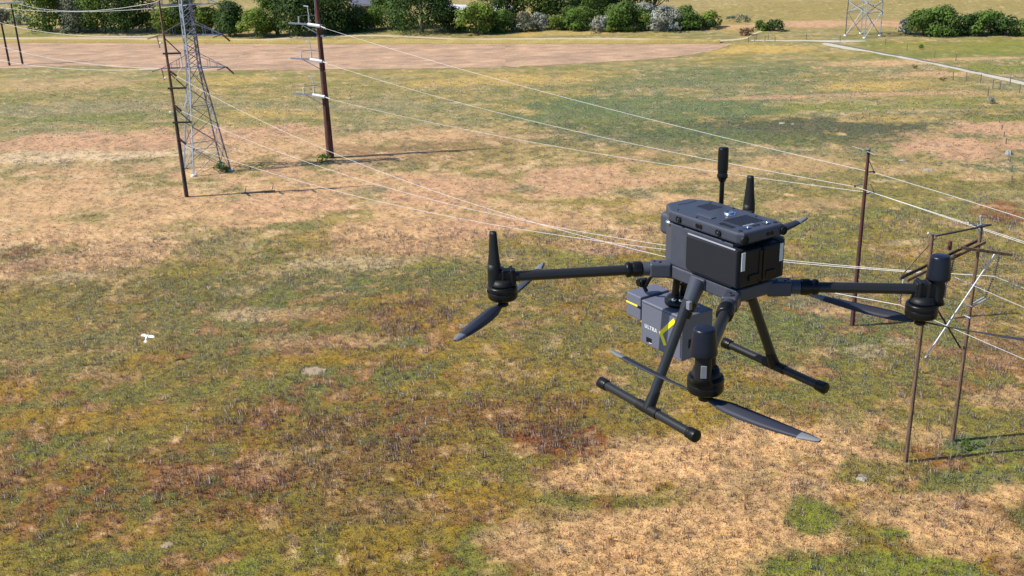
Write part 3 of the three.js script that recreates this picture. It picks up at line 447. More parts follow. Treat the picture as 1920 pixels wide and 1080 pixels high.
{ // left lattice tower
  const c = G(389, 318), rt = G(433, 320).sub(c), hd = rt.length(), h3 = heightAt(c, 127), h2 = heightAt(c, 66), h1 = heightAt(c, 8);
  const lv = [0, 3.4, 6.4, 9, 11.2, h3]; for (let k = 1; k <= 4; k++) lv.push(h3 + (h2 - h3) * k / 4); for (let k = 1; k <= 4; k++) lv.push(h2 + (h1 - h2) * k / 4); lv.push(h1 + 2, h1 + 4.5);
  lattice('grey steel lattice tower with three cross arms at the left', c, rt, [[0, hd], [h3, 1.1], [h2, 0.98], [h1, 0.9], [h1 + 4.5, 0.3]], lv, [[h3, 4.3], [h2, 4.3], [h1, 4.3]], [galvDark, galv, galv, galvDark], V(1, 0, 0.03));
}
{ // far right lattice tower
  const c = G(1617.5, 67), rt = G(1650, 67).sub(c);
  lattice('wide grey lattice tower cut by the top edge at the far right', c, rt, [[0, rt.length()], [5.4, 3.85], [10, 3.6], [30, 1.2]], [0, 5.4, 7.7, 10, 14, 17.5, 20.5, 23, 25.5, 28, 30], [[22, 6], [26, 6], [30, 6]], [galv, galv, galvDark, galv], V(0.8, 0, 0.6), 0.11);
}
const ends = [];
{ // grey pole with three stub arms, left
  const b = G(350, 369), t = thing('utility_pole', 'slim grey pole with three short side arms in front of the left lattice tower', 'utility pole', b), n = V(0, 0, 1), P = (x, y) => inPlane(x, y, b, n).sub(b), hT = heightAt(b, 3);
  mesh('pole', mrg(bar(V(0, -0.3, 0), V(0, hT * 0.45, 0), 0.27, 0.2, 12)), woodDark, t); mesh('upper_pole', bar(V(0, hT * 0.45, 0), V(0, hT, 0), 0.195, 0.12, 12), woodTan, t, 'paler upper pole'); mesh('cap', lathe([[0.15, 0], [0.15, 0.12], [0, 0.2]], 0, hT, 0, 12), galvDark, t);
  for (const [x0, x1, y] of [[304, 340, 100], [317, 350, 165], [330, 360, 229]]) {
    const h = heightAt(b, y), a1 = P(x1, y), arm = V(a1.x, h, 0);
    mesh('side_arm', beam(V(-0.35, h, 0.2), V(a1.x, h, 0.2), 0.22, 0.2), woodDark, t); mesh('brace', beam(V(0.05, h + 1.85, 0.2), V(a1.x * 0.92, h + 0.1, 0.2), 0.1, 0.1), woodDark, t);
    mesh('post_insulator', string(V(a1.x - 0.05, h - 0.1, 0.2), V(a1.x - 0.05, h - 1.55, 0.2), 0.12), galv, t);
    mesh('jumper', wireGeo([V(a1.x - 0.05, h - 1.55, 0.2), V(a1.x - 0.5, h - 2.2, 0.6), V(0.9, h - 3, 0.9)], 0.02), wireMat, t);
    mesh('bracket', rbox(0.25, 0.2, 0.2, -0.55, h + 1.2, 0, 0.03), palePoly, t);
  }
  for (const y of [133, 198, 260]) { const h = heightAt(b, y), a = V(0.15, h, 0.12), d = V(0.62, -0.22, 0.72).normalize(), e = a.clone().addScaledVector(d, 1.75); mesh('insulator', string(a, e, 0.14), glassBrown, t); ends.push(e.clone().add(b)); }
}
// H-frame at the right
const legL = G(1697.5, 865), legR = G(1785, 827), hAxis = legR.clone().sub(legL).normalize(), hN = V(-hAxis.z, 0, hAxis.x), HP = (x, y) => inPlane(x, y, legL, hN);
const hEnds = [HP(1687, 572), HP(1780, 515), HP(1864, 518)];
{
  const t = thing('frame_pole', 'two-legged wooden power pole with crossed braces at the right edge', 'utility pole', legL), L = (x, y, q = 0) => HP(x, y).sub(legL).addScaledVector(hN, q);
  const tl = heightAt(legL, 441), tr = heightAt(legR, 424), o = legR.clone().sub(legL);
  mesh('leg', bar(V(0, -0.3, 0), V(0, tl, 0), 0.155, 0.1, 14), woodTan, t); mesh('leg', bar(o.clone().setY(-0.3), o.clone().setY(tr), 0.155, 0.1, 14), woodTan, t);
  mesh('top_bar', bar(L(1749, 441, 0.2), L(1853, 420, 0.2), 0.06), woodDark, t);
  for (const q of [-0.24, 0.24]) mesh('cross_arm', beam(L(1694, 524, q), L(1841, 452, q), 0.1, 0.18), q < 0 ? woodDark : woodTan, t);
  const hc = HP(1800, 464).y, A = G(1800, 464, hc).sub(legL), B = G(1898, 478, hc - 0.6).sub(legL); mesh('side_arm', beam(A, B, 0.12, 0.17), woodTan, t);
  mesh('brace', bar(L(1767, 442, -0.3), L(1694, 524, -0.3), 0.045), woodTan, t); mesh('brace', bar(L(1857, 474, 0.3), L(1727, 668, 0.3), 0.046), galvPale, t); mesh('brace', bar(L(1736, 534, -0.3), L(1808, 655, -0.3), 0.06), woodDark, t);
  mesh('pole_stub', bar(L(1780, 468), L(1782, 452), 0.13, 0.12, 12), woodRed, t);
  for (const [a, b, c, d] of [[1690, 542, 1687, 570], [1791, 475, 1782, 513], [1873, 480, 1865, 516], [1778, 518, 1767, 559], [1862, 521, 1847, 558]]) mesh('insulator', string(L(a, b), L(c, d), 0.1), glassBrown, t);
  mesh('bracket', mrg(beam(L(1822, 573, 0.12), L(1849, 558, 0.12), 0.07, 0.07), beam(L(1822, 573, -0.12), L(1849, 558, -0.12), 0.07, 0.07), beam(L(1829, 534), L(1848, 558), 0.06, 0.06)), galv, t);
  mesh('bracket', mrg(beam(L(1733, 576, 0.12), L(1768, 560, 0.12), 0.07, 0.07), beam(L(1733, 576, -0.12), L(1768, 560, -0.12), 0.07, 0.07)), galv, t);
  mesh('hanger', beam(L(1694, 524), L(1690, 543), 0.06, 0.06), galv, t);
  mesh('peak_arm', mrg(bar(L(1831, 424), L(1841, 447), 0.06), bar(L(1838, 405), L(1843, 440), 0.05)), galvPale, t); mesh('peak_arm', mrg(bar(L(1815, 417), L(1832, 424), 0.04), bar(L(1832, 424), L(1842, 421), 0.06), bar(L(1812, 405), L(1818, 420), 0.03), bar(L(1842, 421), L(1856, 420), 0.04)), galv, t); mesh('peak_arm', mrg(bar(L(1740, 437), L(1752, 440), 0.05), bar(L(1752, 440), L(1764, 441), 0.04)), galvPale, t);
  mesh('ladder_bolt', bar(L(1812, 594, 0.3), L(1816, 594, -0.3), 0.05), galv, t); mesh('ladder_bolt', bar(L(1816, 573, 0.3), L(1819, 573, -0.3), 0.05), galvDark, t);
}
{
  const out = V(0.78, 0, 0.62), n = V(-out.z, 0, out.x);
  wire('steepest white wire from the slim grey pole, starting at its top dead end', sagThrough(ends[0], hEnds[0], 779, 346));
  wire('white wire from the slim grey pole, starting at its middle dead end', sagThrough(ends[1], hEnds[2], 720, 350));
  wire('lowest white wire from the slim grey pole to the two-legged pole', sagThrough(ends[2], hEnds[1], 720, 380));
  [[[1749, 599], [1920, 672], 'lowest white wire running off the right edge below the motor'], [[1815, 533], [1920, 575], 'white wire running off the right edge across the crossed braces'], [[1895, 530], [1920, 541], 'uppermost white wire leaving the right insulator to the right edge']].forEach(([m, e, label], k) => { const a = hEnds[[0, 1, 2][k]], q = inPlane(e[0], e[1], a, n); wire(label, sagThrough(a, a.clone().add(q.sub(a).multiplyScalar(1.8)), (m[0] + e[0]) / 2, (m[1] + e[1]) / 2 + (k === 0 ? 1 : 0))); });
}
{ // brown steel-banded pole in the middle
  const b = G(620, 296), t = thing('utility_pole', 'thick rusty brown pole with three pale metal arms, cut by the top edge', 'utility pole', b), hT = heightAt(b, 0) + 3.5, P = (x, y, q = 0) => inPlane(x, y, b, V(0, 0, 1)).sub(b).add(V(0, 0, q));
  mesh('pole', bar(V(0, -0.3, 0), V(0, hT, 0), 0.52, 0.2, 18), woodBrown, t); mesh('cap', lathe([[0.23, 0], [0.23, 0.1], [0, 0.2]], 0, hT, 0, 14), galvDark, t); mesh('ground_wire', bar(V(-0.5, 0, 0.2), V(-0.28, hT * 0.92, 0.1), 0.025), galv, t);
  for (const [y, xs] of [[42, 0], [108, 4], [174, 9]]) {
    const a = t.children.length;
    mesh('side_arm', mrg(beam(P(541 + xs, y + 1, 0.25), P(604 + xs, y + 5, 0.25), 0.13, 0.13), beam(P(541 + xs, y + 1, -0.25), P(604 + xs, y + 5, -0.25), 0.13, 0.13)), galv, t);
    mesh('brace', beam(P(563 + xs, y + 3), P(601 + xs, y + 24), 0.1, 0.1), galv, t);
    for (const [x, up] of [[561, 14], [580, 16], [599, 14]]) mesh('post_insulator', string(P(x + xs, y + 3), P(x + xs - 1, y + 3 - up), 0.17), galvPale, t);
    mesh('switch_blade', mrg(beam(P(561 + xs, y - 12), P(580 + xs, y - 14), 0.07, 0.07), beam(P(580 + xs, y - 14), P(599 + xs, y - 11), 0.07, 0.07)), galvDark, t);
    mesh('horn', bar(P(579 + xs, y - 14), P(576 + xs, y - 30), 0.06), galvPale, t); mesh('horn_cap', beam(P(569 + xs, y - 31), P(578 + xs, y - 30), 0.12, 0.12), palePoly, t);
    mesh('insulator', bar(P(578 + xs, y + 3, 0.35), P(601 + xs, y + 6, 0.6), 0.22), palePoly, t); mesh('clamp', bar(P(601 + xs, y + 6, 0.6), P(612 + xs, y + 9, 1.0), 0.08), galvPale, t);
    mesh('bracket', rbox(0.5, 0.2, 0.5, ...P(603 + xs, y + 25).toArray(), 0.04), galvPale, t);
  }
}
const rp = G(1597.5, 611);
const rpEnds = [inPlane(1639, 324, rp, V(0, 0, 1)), inPlane(1603, 350, rp, V(0, 0, 1)), inPlane(1639, 362, rp, V(0, 0, 1))];
{ // slim reddish pole
  const b = rp, t = thing('utility_pole', 'slim reddish brown wooden pole behind the right rotor arm', 'utility pole', b), hT = heightAt(b, 280), P = (x, y, q = 0) => inPlane(x, y, b, V(0, 0, 1)).sub(b).add(V(0, 0, q));
  mesh('pole', bar(V(0, -0.3, 0), V(0, hT, 0), 0.2, 0.12, 16), woodRed, t); mesh('cap', lathe([[0.14, -0.25], [0.15, 0], [0.13, 0.08], [0, 0.12]], 0, hT, 0, 14), galvDark, t);
  for (const [x0, y0, x1, y1] of [[1621, 324, 1639, 321], [1618, 345, 1603, 347.5], [1619, 364, 1639, 360]]) { mesh('side_arm', bar(P(x0, y0), P(x1, y1), 0.055, 0.05), galvDark, t); mesh('insulator', string(P(x1, y1), P(x1, y1 + 3), 0.1), glassBrown, t); }
  mesh('strut', bar(P(1625.5, 292), P(1638, 320), 0.03), galvDark, t); mesh('strut', bar(P(1632, 345), P(1639, 360), 0.03), galvDark, t); mesh('top_clamp', bar(P(1620, 282, 0.1), P(1630, 280, 0.1), 0.07), galvDark, t);
  wire('short pale ground wire at the top of the slim reddish pole', [P(1602, 277.5, -0.6).add(b), P(1620, 281.5).add(b), P(1636, 287, 0.6).add(b)], undefined, 0.014);
}
{
  const b = G(620, 296), S = (x, y) => inPlane(x, y, b, V(0, 0, 1)).add(V(0, 0, 1)), out = V(0.62, 0, 0.78), n = V(-out.z, 0, out.x);
  wire('top white wire from the brown pole to the upper arm of the slim reddish pole', sagThrough(S(611, 51), rpEnds[0], 1200, 219)); wire('middle white wire from the brown pole to the left arm of the slim reddish pole', sagThrough(S(615, 117), rpEnds[1], 1188, 270)); wire('lowest white wire from the brown pole to the lower arm of the slim reddish pole', sagThrough(S(620, 183), rpEnds[2], 1080, 281));
  [[1920, 413, 'top white wire leaving the slim reddish pole to the right edge'], [1920, 456, 'middle white wire leaving the slim reddish pole past the leaning frame top'], [1920, 453, 'lowest white wire leaving the slim reddish pole past the leaning frame top']].forEach(([x, y, label], k) => { const a = rpEnds[k], q = inPlane(x, y, a, n), e = a.clone().add(q.clone().sub(a).multiplyScalar(1.7)); const m = k ? [1753, k === 1 ? 400.5 : 399] : [1790, 369]; wire(label, sagThrough(a, e, m[0], m[1])); });
}
{ // two-legged pole at the far left
  const a = G(18, 123), c = G(42.5, 121), t = thing('frame_pole', 'far two-legged dark pole with a pale cross arm at the upper left corner', 'utility pole', a), o = c.clone().sub(a), h = heightAt(c, 4);
  mesh('leg', bar(V(0, -0.3, 0), V(0, h, 0), 0.24, 0.17, 10), woodDark, t); mesh('leg', bar(o.clone().setY(-0.3), o.clone().setY(h), 0.24, 0.17, 10), woodDark, t);
  const ax = o.clone().normalize(), e0 = ax.clone().multiplyScalar(-2.4).setY(h - 0.15), e1 = o.clone().addScaledVector(ax, 2.4).setY(h - 0.15);
  for (const q of [-0.25, 0.25]) mesh('cross_arm', beam(e0.clone().add(V(0, 0, q)), e1.clone().add(V(0, 0, q)), 0.14, 0.28), galvPale, t);
  for (const p of [e0, e0.clone().lerp(e1, 0.5), e1]) mesh('insulator', string(p, p.clone().setY(h - 1.5), 0.14), galv, t);
  mesh('brace', beam(V(0, h - 4.5, 0), o.clone().setY(h - 1.2), 0.1, 0.1), woodDark, t); mesh('brace', beam(V(0, h - 1.2, 0.2), o.clone().setY(h - 4.5).add(V(0, 0, 0.2)), 0.1, 0.1), woodDark, t);
  const z = V(0, 0, 1), tw = G(389, 318), W = (x, y) => inPlane(x, y, tw, z), F = (x, y) => inPlane(x, y, a, z);
  wire('uppermost thin wire sagging from the far left pole to the lattice tower', sagThrough(W(290, 5), F(37, 8), 175, 20), undefined, 0.026);
  wire('second thin wire crossing the tree tops from the left edge to the tower', sagThrough(W(391, 5), F(-60, 5), 130, 22), undefined, 0.026);
  wire('thin wire from the left edge over the grass verge to the middle tower arm', sagThrough(W(292, 67), F(-30, 33), 100, 62), undefined, 0.027);
  wire('thin pale wire sagging across the near edge of the tan field', sagThrough(W(303, 129), F(-60, 98), 175, 131), undefined, 0.026);
  wire('thin pale wire crossing the tan field left of the lattice tower', sagThrough(W(318, 129), F(-20, 80), 190, 122), undefined, 0.022);
}
// ---------------------------------------------------------------- the aircraft
const DY = 0.245;                                                 // its origin sits on the level of the skids
const dk = (c, r) => new THREE.MeshPhysicalMaterial({ color: new THREE.Color().setRGB(...c), roughness: r, specularIntensity: 0.45 });
const wear = tex(256, 256, (u, v, i, j) => { const k = 0.84 + 0.22 * (fbm(u * 9, v * 9, 4) - 0.5) + 0.12 * (hash(i, j) - 0.5) + (vnoise(u * 60, v * 60) > 0.93 ? 0.1 : 0); return [k, k, k]; }, [9, 9], false);
const shellMat = new THREE.MeshPhysicalMaterial({ color: new THREE.Color().setRGB(0.043, 0.047, 0.067), roughness: 0.5, specularIntensity: 0.6, roughnessMap: wear, map: wear }), shell2 = new THREE.MeshPhysicalMaterial({ color: new THREE.Color().setRGB(0.054, 0.058, 0.078), roughness: 0.54, specularIntensity: 0.6, roughnessMap: wear, map: wear }), black = dk([0.005, 0.005, 0.0058], 0.34), blackSoft = dk([0.0072, 0.0072, 0.0085], 0.5), capBlue = dk([0.007, 0.009, 0.017], 0.34), panelMat = dk([0.011, 0.012, 0.016], 0.6), rim = std([0.15, 0.15, 0.185], 0.45), lensMat = new THREE.MeshPhysicalMaterial({ color: new THREE.Color().setRGB(0.008, 0.01, 0.02), roughness: 0.08, clearcoat: 1 }), steel = std([0.7, 0.7, 0.7], 0.22, 1), white = std([0.5, 0.5, 0.5], 0.6), greyInk = std([0.3, 0.3, 0.32], 0.8), yellow = std([0.74, 0.58, 0.012], 0.5);
const carbon = new THREE.MeshPhysicalMaterial({ color: 0xffffff, roughness: 0.38, specularIntensity: 0.6, map: tex(64, 64, (u, v, i, j) => { const a = ((i >> 3) + (j >> 3)) & 1, s = a ? ((i & 7) / 8) : ((j & 7) / 8), k = a ? 0.06 + 0.04 * s : 0.13 + 0.09 * s; return [k, k, k * 1.06]; }, [8, 60]) });
const bladeMat = dk([0.02, 0.022, 0.034], 0.5), tipMat = dk([0.13, 0.135, 0.145], 0.6);
const drone = thing('drone', 'dark grey four-rotor drone hovering in the foreground with black carbon arms and landing skids', 'drone', V(0.4768, 35.071, -2.2957));
drone.rotation.set(-0.0088, 0.5663, -0.0071, 'YXZ');
function outline(pts, y0, y1, bev, hole) {
  const s = new THREE.Shape(pts.map(([x, z]) => new THREE.Vector2(x, -z)));
  const g = new THREE.ExtrudeGeometry(s, { depth: y1 - y0 - 2 * bev, bevelEnabled: true, bevelSize: bev, bevelThickness: bev, bevelOffset: -bev, bevelSegments: 3 }); g.rotateX(-Math.PI / 2); g.translate(0, y0 + bev, 0); return g;
}
const sideX = (pts, x0, x1, bev) => { const s = new THREE.Shape(pts.map(([z, y]) => new THREE.Vector2(z, y))); const g = new THREE.ExtrudeGeometry(s, { depth: Math.abs(x1 - x0) - 2 * bev, bevelEnabled: true, bevelSize: bev, bevelThickness: bev, bevelOffset: -bev, bevelSegments: 3 }); g.rotateY(-Math.PI / 2); const hi = Math.max(x0, x1) - bev; g.translate(hi, 0, 0); return g; };
// hull, lid and belly
const hull = mesh('hull', mrg(outline([[-0.06, 0.1], [-0.06, -0.1], [-0.045, -0.135], [0.045, -0.135], [0.06, -0.1], [0.06, 0.1]], 0.0735, 0.176, 0.004), outline([[-0.05, 0.1], [-0.05, -0.1], [0.05, -0.1], [0.05, 0.1]], 0.17, 0.186, 0.001)), shell2, drone);
mesh('vent', mrg([...Array(10)].map((_, k) => rbox(0.003, 0.0035, 0.006, -0.0605, 0.162 - k * 0.008, -0.043, 0.001))), black, hull);
mesh('front_lamp', (() => { const g = new THREE.SphereGeometry(0.008, 16, 10); g.scale(1, 0.7, 1.3); g.translate(-0.056, 0.174, -0.112); return g; })(), steel, hull);
const belly = mesh('belly_pan', mrg(outline([[-0.061, 0.118], [-0.061, -0.1], [-0.046, -0.136], [0.046, -0.136], [0.061, -0.1], [0.061, 0.118]], 0.042, 0.073, 0.004)), shell2, drone);
const lid = mesh('lid', outline([[-0.06, 0.132], [-0.068, 0.118], [-0.068, -0.1], [-0.034, -0.15], [0.034, -0.15], [0.068, -0.1], [0.068, 0.118], [0.06, 0.132]], 0.181, 0.2075, 0.006), shellMat, drone);
{
  const disc = (r, h, x, y, z, ax) => { const g = new THREE.CylinderGeometry(r, r, h, 22); if (ax === 'x') g.rotateZ(Math.PI / 2); if (ax === 'z') g.rotateX(Math.PI / 2); g.translate(x, y, z); return g; };
  const ring = (r, w, x, y, z, ax) => { const g = new THREE.TorusGeometry(r, w, 8, 24); if (ax === 'x') g.rotateY(Math.PI / 2); if (ax === 'y') g.rotateX(Math.PI / 2); g.translate(x, y, z); return g; };
  for (const s of [-1, 1]) {
    for (const z of [-0.066, 0.063]) { const m = mesh('side_camera', mrg(disc(0.0068, 0.004, s * 0.0685, 0.194, z, 'x'), ring(0.0068, 0.0016, s * 0.07, 0.194, z, 'x')), black, lid); mesh('lens', (() => { const g = new THREE.SphereGeometry(0.0042, 14, 10); g.translate(s * 0.0688, 0.194, z); return g; })(), lensMat, lid); }
    for (const z of [-0.005, 0.006]) mesh('sensor', mrg(disc(0.0052, 0.002, s * 0.0683, 0.1935, z, 'x')), black, lid);
    mesh('rear_sensor', mrg(disc(0.0046, 0.002, 0.018 + s * 0.006, 0.193, 0.1322, 'z')), black, lid);
    const rc = mesh('rear_camera', mrg(disc(0.009, 0.006, s * 0.058, 0.1925, 0.131, 'z'), ring(0.0085, 0.0018, s * 0.058, 0.1925, 0.1345, 'z')), blackSoft, lid);
    mesh('top_lamp', mrg(disc(0.0095, 0.002, 0.003 + s * 0.029, 0.208, 0.105, 'y')), lensMat, lid); mesh('lamp_reflector', (() => { const g = new THREE.SphereGeometry(0.0045, 14, 8); g.scale(1, 0.5, 1); g.translate(0.006 + s * 0.029, 0.2092, 0.107); return g; })(), steel, lid);
    mesh('top_sensor', mrg(disc(0.0042, 0.0014, 0.003 + s * 0.006, 0.208, 0.104, 'y')), black, lid); mesh('screw', mrg(disc(0.0048, 0.0014, s * 0.052, 0.208, 0.113, 'y')), black, lid); mesh('screw', mrg(disc(0.0028, 0.0014, s * 0.056, 0.208, -0.02, 'y')), black, lid); mesh('screw', mrg(disc(0.0025, 0.0014, s * 0.052, 0.208, 0.055, 'y')), black, lid); mesh('screw', mrg(disc(0.002, 0.0014, s * 0.05, 0.208, -0.09, 'y')), black, lid);
  }
  mesh('power_button', lathe([[0.013, 0], [0.0125, 0.003], [0.009, 0.005], [0.008, 0.0035], [0, 0.0035]], 0.019, 0.2074, 0.006, 28), steel, lid);
  // cooling grille: a recessed bed with ribs
  for (let k = 0; k < 9; k++) mesh('grille_rib', rbox(0.0016 + 0.07, 0.0022, 0.0026, 0.006, 0.208, 0.036 + k * 0.0062, 0.0008), shell2, lid);
  for (let k = 0; k < 8; k++) mesh('grille_rib', rbox(0.042, 0.0016, 0.0022, 0.022, 0.2078, -0.085 + k * 0.0056, 0.0006), shell2, lid);
  for (let k = 0; k < 11; k++) mesh('vent', mrg(disc(0.0014, 0.0012, -0.02 + k * 0.0052, 0.2078, -0.118 - 0.003 * Math.abs(k - 5) / 5, 'y')), black, lid);
  mesh('latch', rbox(0.016, 0.0035, 0.05, -0.034, 0.2078, -0.014, 0.0016), shell2, lid);
  mesh('recess', rbox(0.013, 0.0016, 0.042, -0.047, 0.2076, 0.066, 0.0007), blackSoft, lid);
  mesh('label_strip', rbox(0.03, 0.0012, 0.008, -0.008, 0.2077, 0.0925, 0.0004), rim, lid);
}
mesh('front_camera', mrg(rbox(0.07, 0.055, 0.05, 0, 0.155, -0.15, 0.012), rbox(0.05, 0.1, 0.03, 0, 0.115, -0.142, 0.008)), shell2, drone);
// side covers and batteries
for (const s of [-1, 1]) {
  const p = mesh('side_cover', sideX([[-0.036, 0.166], [0.127, 0.169], [0.127, 0.0835], [-0.03, 0.0835], [-0.036, 0.09]], s * 0.052, s * 0.073, 0.004), panelMat, drone);
  const g = new THREE.BoxGeometry(0.0095, 0.0035, 0.15); g.rotateZ(s * 0.75); g.translate(s * 0.0708, 0.168, 0.047); mesh('cover_rim', g, rim, p);
  const b = mesh('battery', rbox(0.064, 0.084, 0.115, s * 0.0332, 0.1245, 0.0735, 0.006), blackSoft, drone);
  mesh('battery_handle', mrg(rbox(0.03, 0.014, 0.005, s * 0.025, 0.102, 0.1325, 0.002), rbox(0.008, 0.07, 0.003, s * 0.006, 0.125, 0.1315, 0.001)), black, b);
  const l = mesh('battery_label', rbox(0.0105, 0.0415, 0.0016, s * 0.0575, 0.1425, 0.1313, 0.0005), white, b); 
}
// arms with motors, antennas and propellers
function bladeGeo(dir, yTip) {                                     // one blade along +X: root, belly, tip; twisted and slightly cambered
  const n = 18, P = [], I = [], prof = (t) => (t < 0.12 ? 0.012 + t * 0.1 : 0.028 * Math.pow(Math.sin(Math.PI * clamp(0.22 + t * 0.66)), 0.8) + 0.004) * (t > 0.93 ? 1 - (t - 0.93) * 6 : 1);
  for (let k = 0; k <= n; k++) { const t = k / n, x = 0.014 + t * 0.2525, c = prof(t), tw = 0.42 * (1 - t) + 0.1, y = yTip * t * t; for (const [u, h] of [[-0.45, 0], [-0.1, 0.0028], [0.25, 0.0024], [0.55, 0], [0.25, -0.0006], [-0.1, -0.0006]]) P.push(x, y + h + u * c * Math.sin(tw) * dir, u * c * Math.cos(tw)); }
  for (let k = 0; k < n; k++) for (let q = 0; q < 6; q++) { const a = k * 6 + q, b = k * 6 + (q + 1) % 6; I.push(a, a + 6, b, b, a + 6, b + 6); }
  const cap = n * 6; for (let q = 1; q < 5; q++) { I.push(0, q, q + 1); I.push(cap, cap + q + 1, cap + q); }
  const g = new THREE.BufferGeometry(); g.setAttribute('position', new THREE.Float32BufferAttribute(P, 3)); g.setIndex(I); g.computeVertexNormals(); return g;
}
function tipGeo(dir, yTip) { const g = bladeGeo(dir, yTip), a = g.attributes.position; for (let k = 0; k < a.count; k++) a.setY(k, a.getY(k) + (k % 6 < 4 ? 0.0006 : -0.0006)); const keep = []; const ix = g.index.array; for (let k = 0; k < ix.length; k += 3) if (Math.min(a.getX(ix[k]), a.getX(ix[k + 1]), a.getX(ix[k + 2])) > 0.213) keep.push(ix[k], ix[k + 1], ix[k + 2]); g.setIndex(keep); g.computeVertexNormals(); return g; }
const ARMS = [
  { m: [-0.3937, 0.0182, -0.3107], root: V(-0.052, 0.06, -0.105), joint: V(-0.092, 0.06, -0.137), k0: V(-0.105, 0.06, -0.147), k1: V(-0.139, 0.06, -0.172), out: V(-0.41, 0.055, -0.319), front: true, prop: [-0.82, 0.57] },
  { m: [0.3937, 0.0182, -0.3107], root: V(0.052, 0.06, -0.105), joint: V(0.092, 0.06, -0.137), k0: V(0.105, 0.06, -0.147), k1: V(0.139, 0.06, -0.172), out: V(0.41, 0.055, -0.319), front: true, prop: [0.996, -0.087] },
  { m: [-0.3246, 0, 0.3107], root: V(-0.05, 0.052, 0.1), joint: V(-0.095, 0.052, 0.131), k0: V(-0.111, 0.052, 0.1425), k1: V(-0.142, 0.052, 0.164), out: V(-0.348, 0.048, 0.327), front: false, prop: [0.1, 0.995] },
  { m: [0.3246, 0, 0.3107], root: V(0.05, 0.052, 0.1), joint: V(0.095, 0.052, 0.131), k0: V(0.111, 0.052, 0.1425), k1: V(0.142, 0.052, 0.164), out: V(0.348, 0.048, 0.327), front: false, prop: [-0.34, -0.94] },
];
for (const a of ARMS) {
  const M = V(...a.m), dir = a.out.clone().sub(a.k1).normalize(), end = a.out.clone().addScaledVector(dir, -0.012);
  const arm = mesh('arm', bar(a.joint, end, 0.0122, 0.0122, 22), carbon, drone);
  mesh('arm_bracket', mrg(beam(a.root, a.joint, 0.036, 0.036, 0.006), bar(a.joint, a.k0, 0.0165, 0.0165, 20)), a.front ? shell2 : shellMat, arm);
  for (let k = 0; k < 3; k++) mesh('bolt', lathe([[0.0028, 0], [0.0028, 0.0015], [0, 0.002]], ...a.root.clone().lerp(a.joint, 0.45 + 0.2 * k).add(V((k - 1) * 0.004, 0.018, (k % 2) * 0.008)).toArray(), 10), black, arm);
  const sl = lathe([[0.0128, 0], [0.0175, 0.0015], [0.019, 0.005], [0.019, 0.02], [0.0165, 0.024], [0.0165, 0.027], [0.019, 0.031], [0.0188, 0.038], [0.016, 0.041], [0.0125, 0.041]], 0, 0, 0, 14); sl.applyQuaternion(new THREE.Quaternion().setFromUnitVectors(V(0, 1, 0), dir)); sl.translate(...a.k0.toArray()); mesh('arm_sleeve', sl, black, arm);
  // motor mount: clamp on the tube, upright block with the antenna, motor hanging below
  const cl = a.out.clone().addScaledVector(dir, -0.05), up = V(0, 1, 0);
  mesh('motor_mount', mrg(beam(cl, a.out, 0.03, 0.036, 0.005), beam(cl.clone().addScaledVector(dir, 0.006), cl.clone().addScaledVector(dir, 0.014), 0.036, 0.042, 0.003), beam(cl.clone().addScaledVector(dir, 0.026), cl.clone().addScaledVector(dir, 0.034), 0.036, 0.042, 0.003),
    lathe([[0, 0.036], [0.0155, 0.034], [0.0162, 0.02], [0.0162, -0.022], [0.02, -0.034], [0, -0.034]], a.out.x, a.out.y, a.out.z, 20), lathe([[0, 0.034], [0.024, 0.034], [0.028, 0.022], [0.03, 0.016], [0, 0.016]], M.x, M.y, M.z, 24)), blackSoft, arm);
  const mo = mesh('motor', lathe([[0, 0.016], [0.03, 0.017], [0.0345, 0.0155], [0.0355, 0.012], [0.0355, 0.004], [0.034, 0.003], [0.034, 0.0015], [0.0355, 0.0005], [0.0355, -0.011], [0.033, -0.0155], [0.022, -0.0185], [0.013, -0.02], [0.012, -0.028], [0, -0.028]], M.x, M.y, M.z, 36), black, arm);
  if (a.front) mesh('stick_antenna', (() => { const g = lathe([[0.0155, 0], [0.0168, 0.012], [0.016, 0.03], [0.0125, 0.062], [0.0098, 0.1], [0.009, 0.106], [0, 0.108]], 0, 0, 0, 18); g.scale(0.82, 1, 1.1); g.translate(a.out.x, a.out.y + 0.006, a.out.z); return g; })(), blackSoft, arm);
  else {
    mesh('dome_antenna', lathe([[0.012, 0], [0.0252, 0.001], [0.0262, 0.004], [0.0254, 0.014], [0.0215, 0.05], [0.02, 0.054], [0.0165, 0.0555], [0, 0.056]], a.out.x, a.out.y + 0.024, a.out.z, 30), capBlue, arm);
    const sgn = Math.sign(a.out.x), f = V(sgn * 0.62, 0, 0.78), p = a.out.clone().addScaledVector(f, 0.0182).add(V(0, -0.004, 0));
    const pl = new RoundedBoxGeometry(0.0115, 0.026, 0.003, 2, 0.001); pl.rotateY(Math.atan2(f.x, f.z)); pl.translate(p.x, p.y, p.z); mesh('status_lamp', pl, std([0.17, 0.175, 0.19], 0.3), arm);
  }
  const P = V(M.x, M.y - 0.03, M.z); mesh('propeller_hub', lathe([[0, 0.006], [0.011, 0.005], [0.013, 0], [0.013, -0.004], [0.006, -0.008], [0, -0.008]], P.x, P.y, P.z, 18), black, arm);
  for (const s of [1, -1]) { const ang = Math.atan2(-a.prop[1] * s, a.prop[0] * s); for (const [gf, m, nm] of [[bladeGeo, bladeMat, 'propeller_blade'], [tipGeo, tipMat, 'blade_tip']]) { const g = gf(a.m[0] * a.m[2] > 0 ? 1 : -1, 0.012); g.rotateY(ang); g.translate(P.x, P.y, P.z); mesh(nm, g, m, arm); } }
}
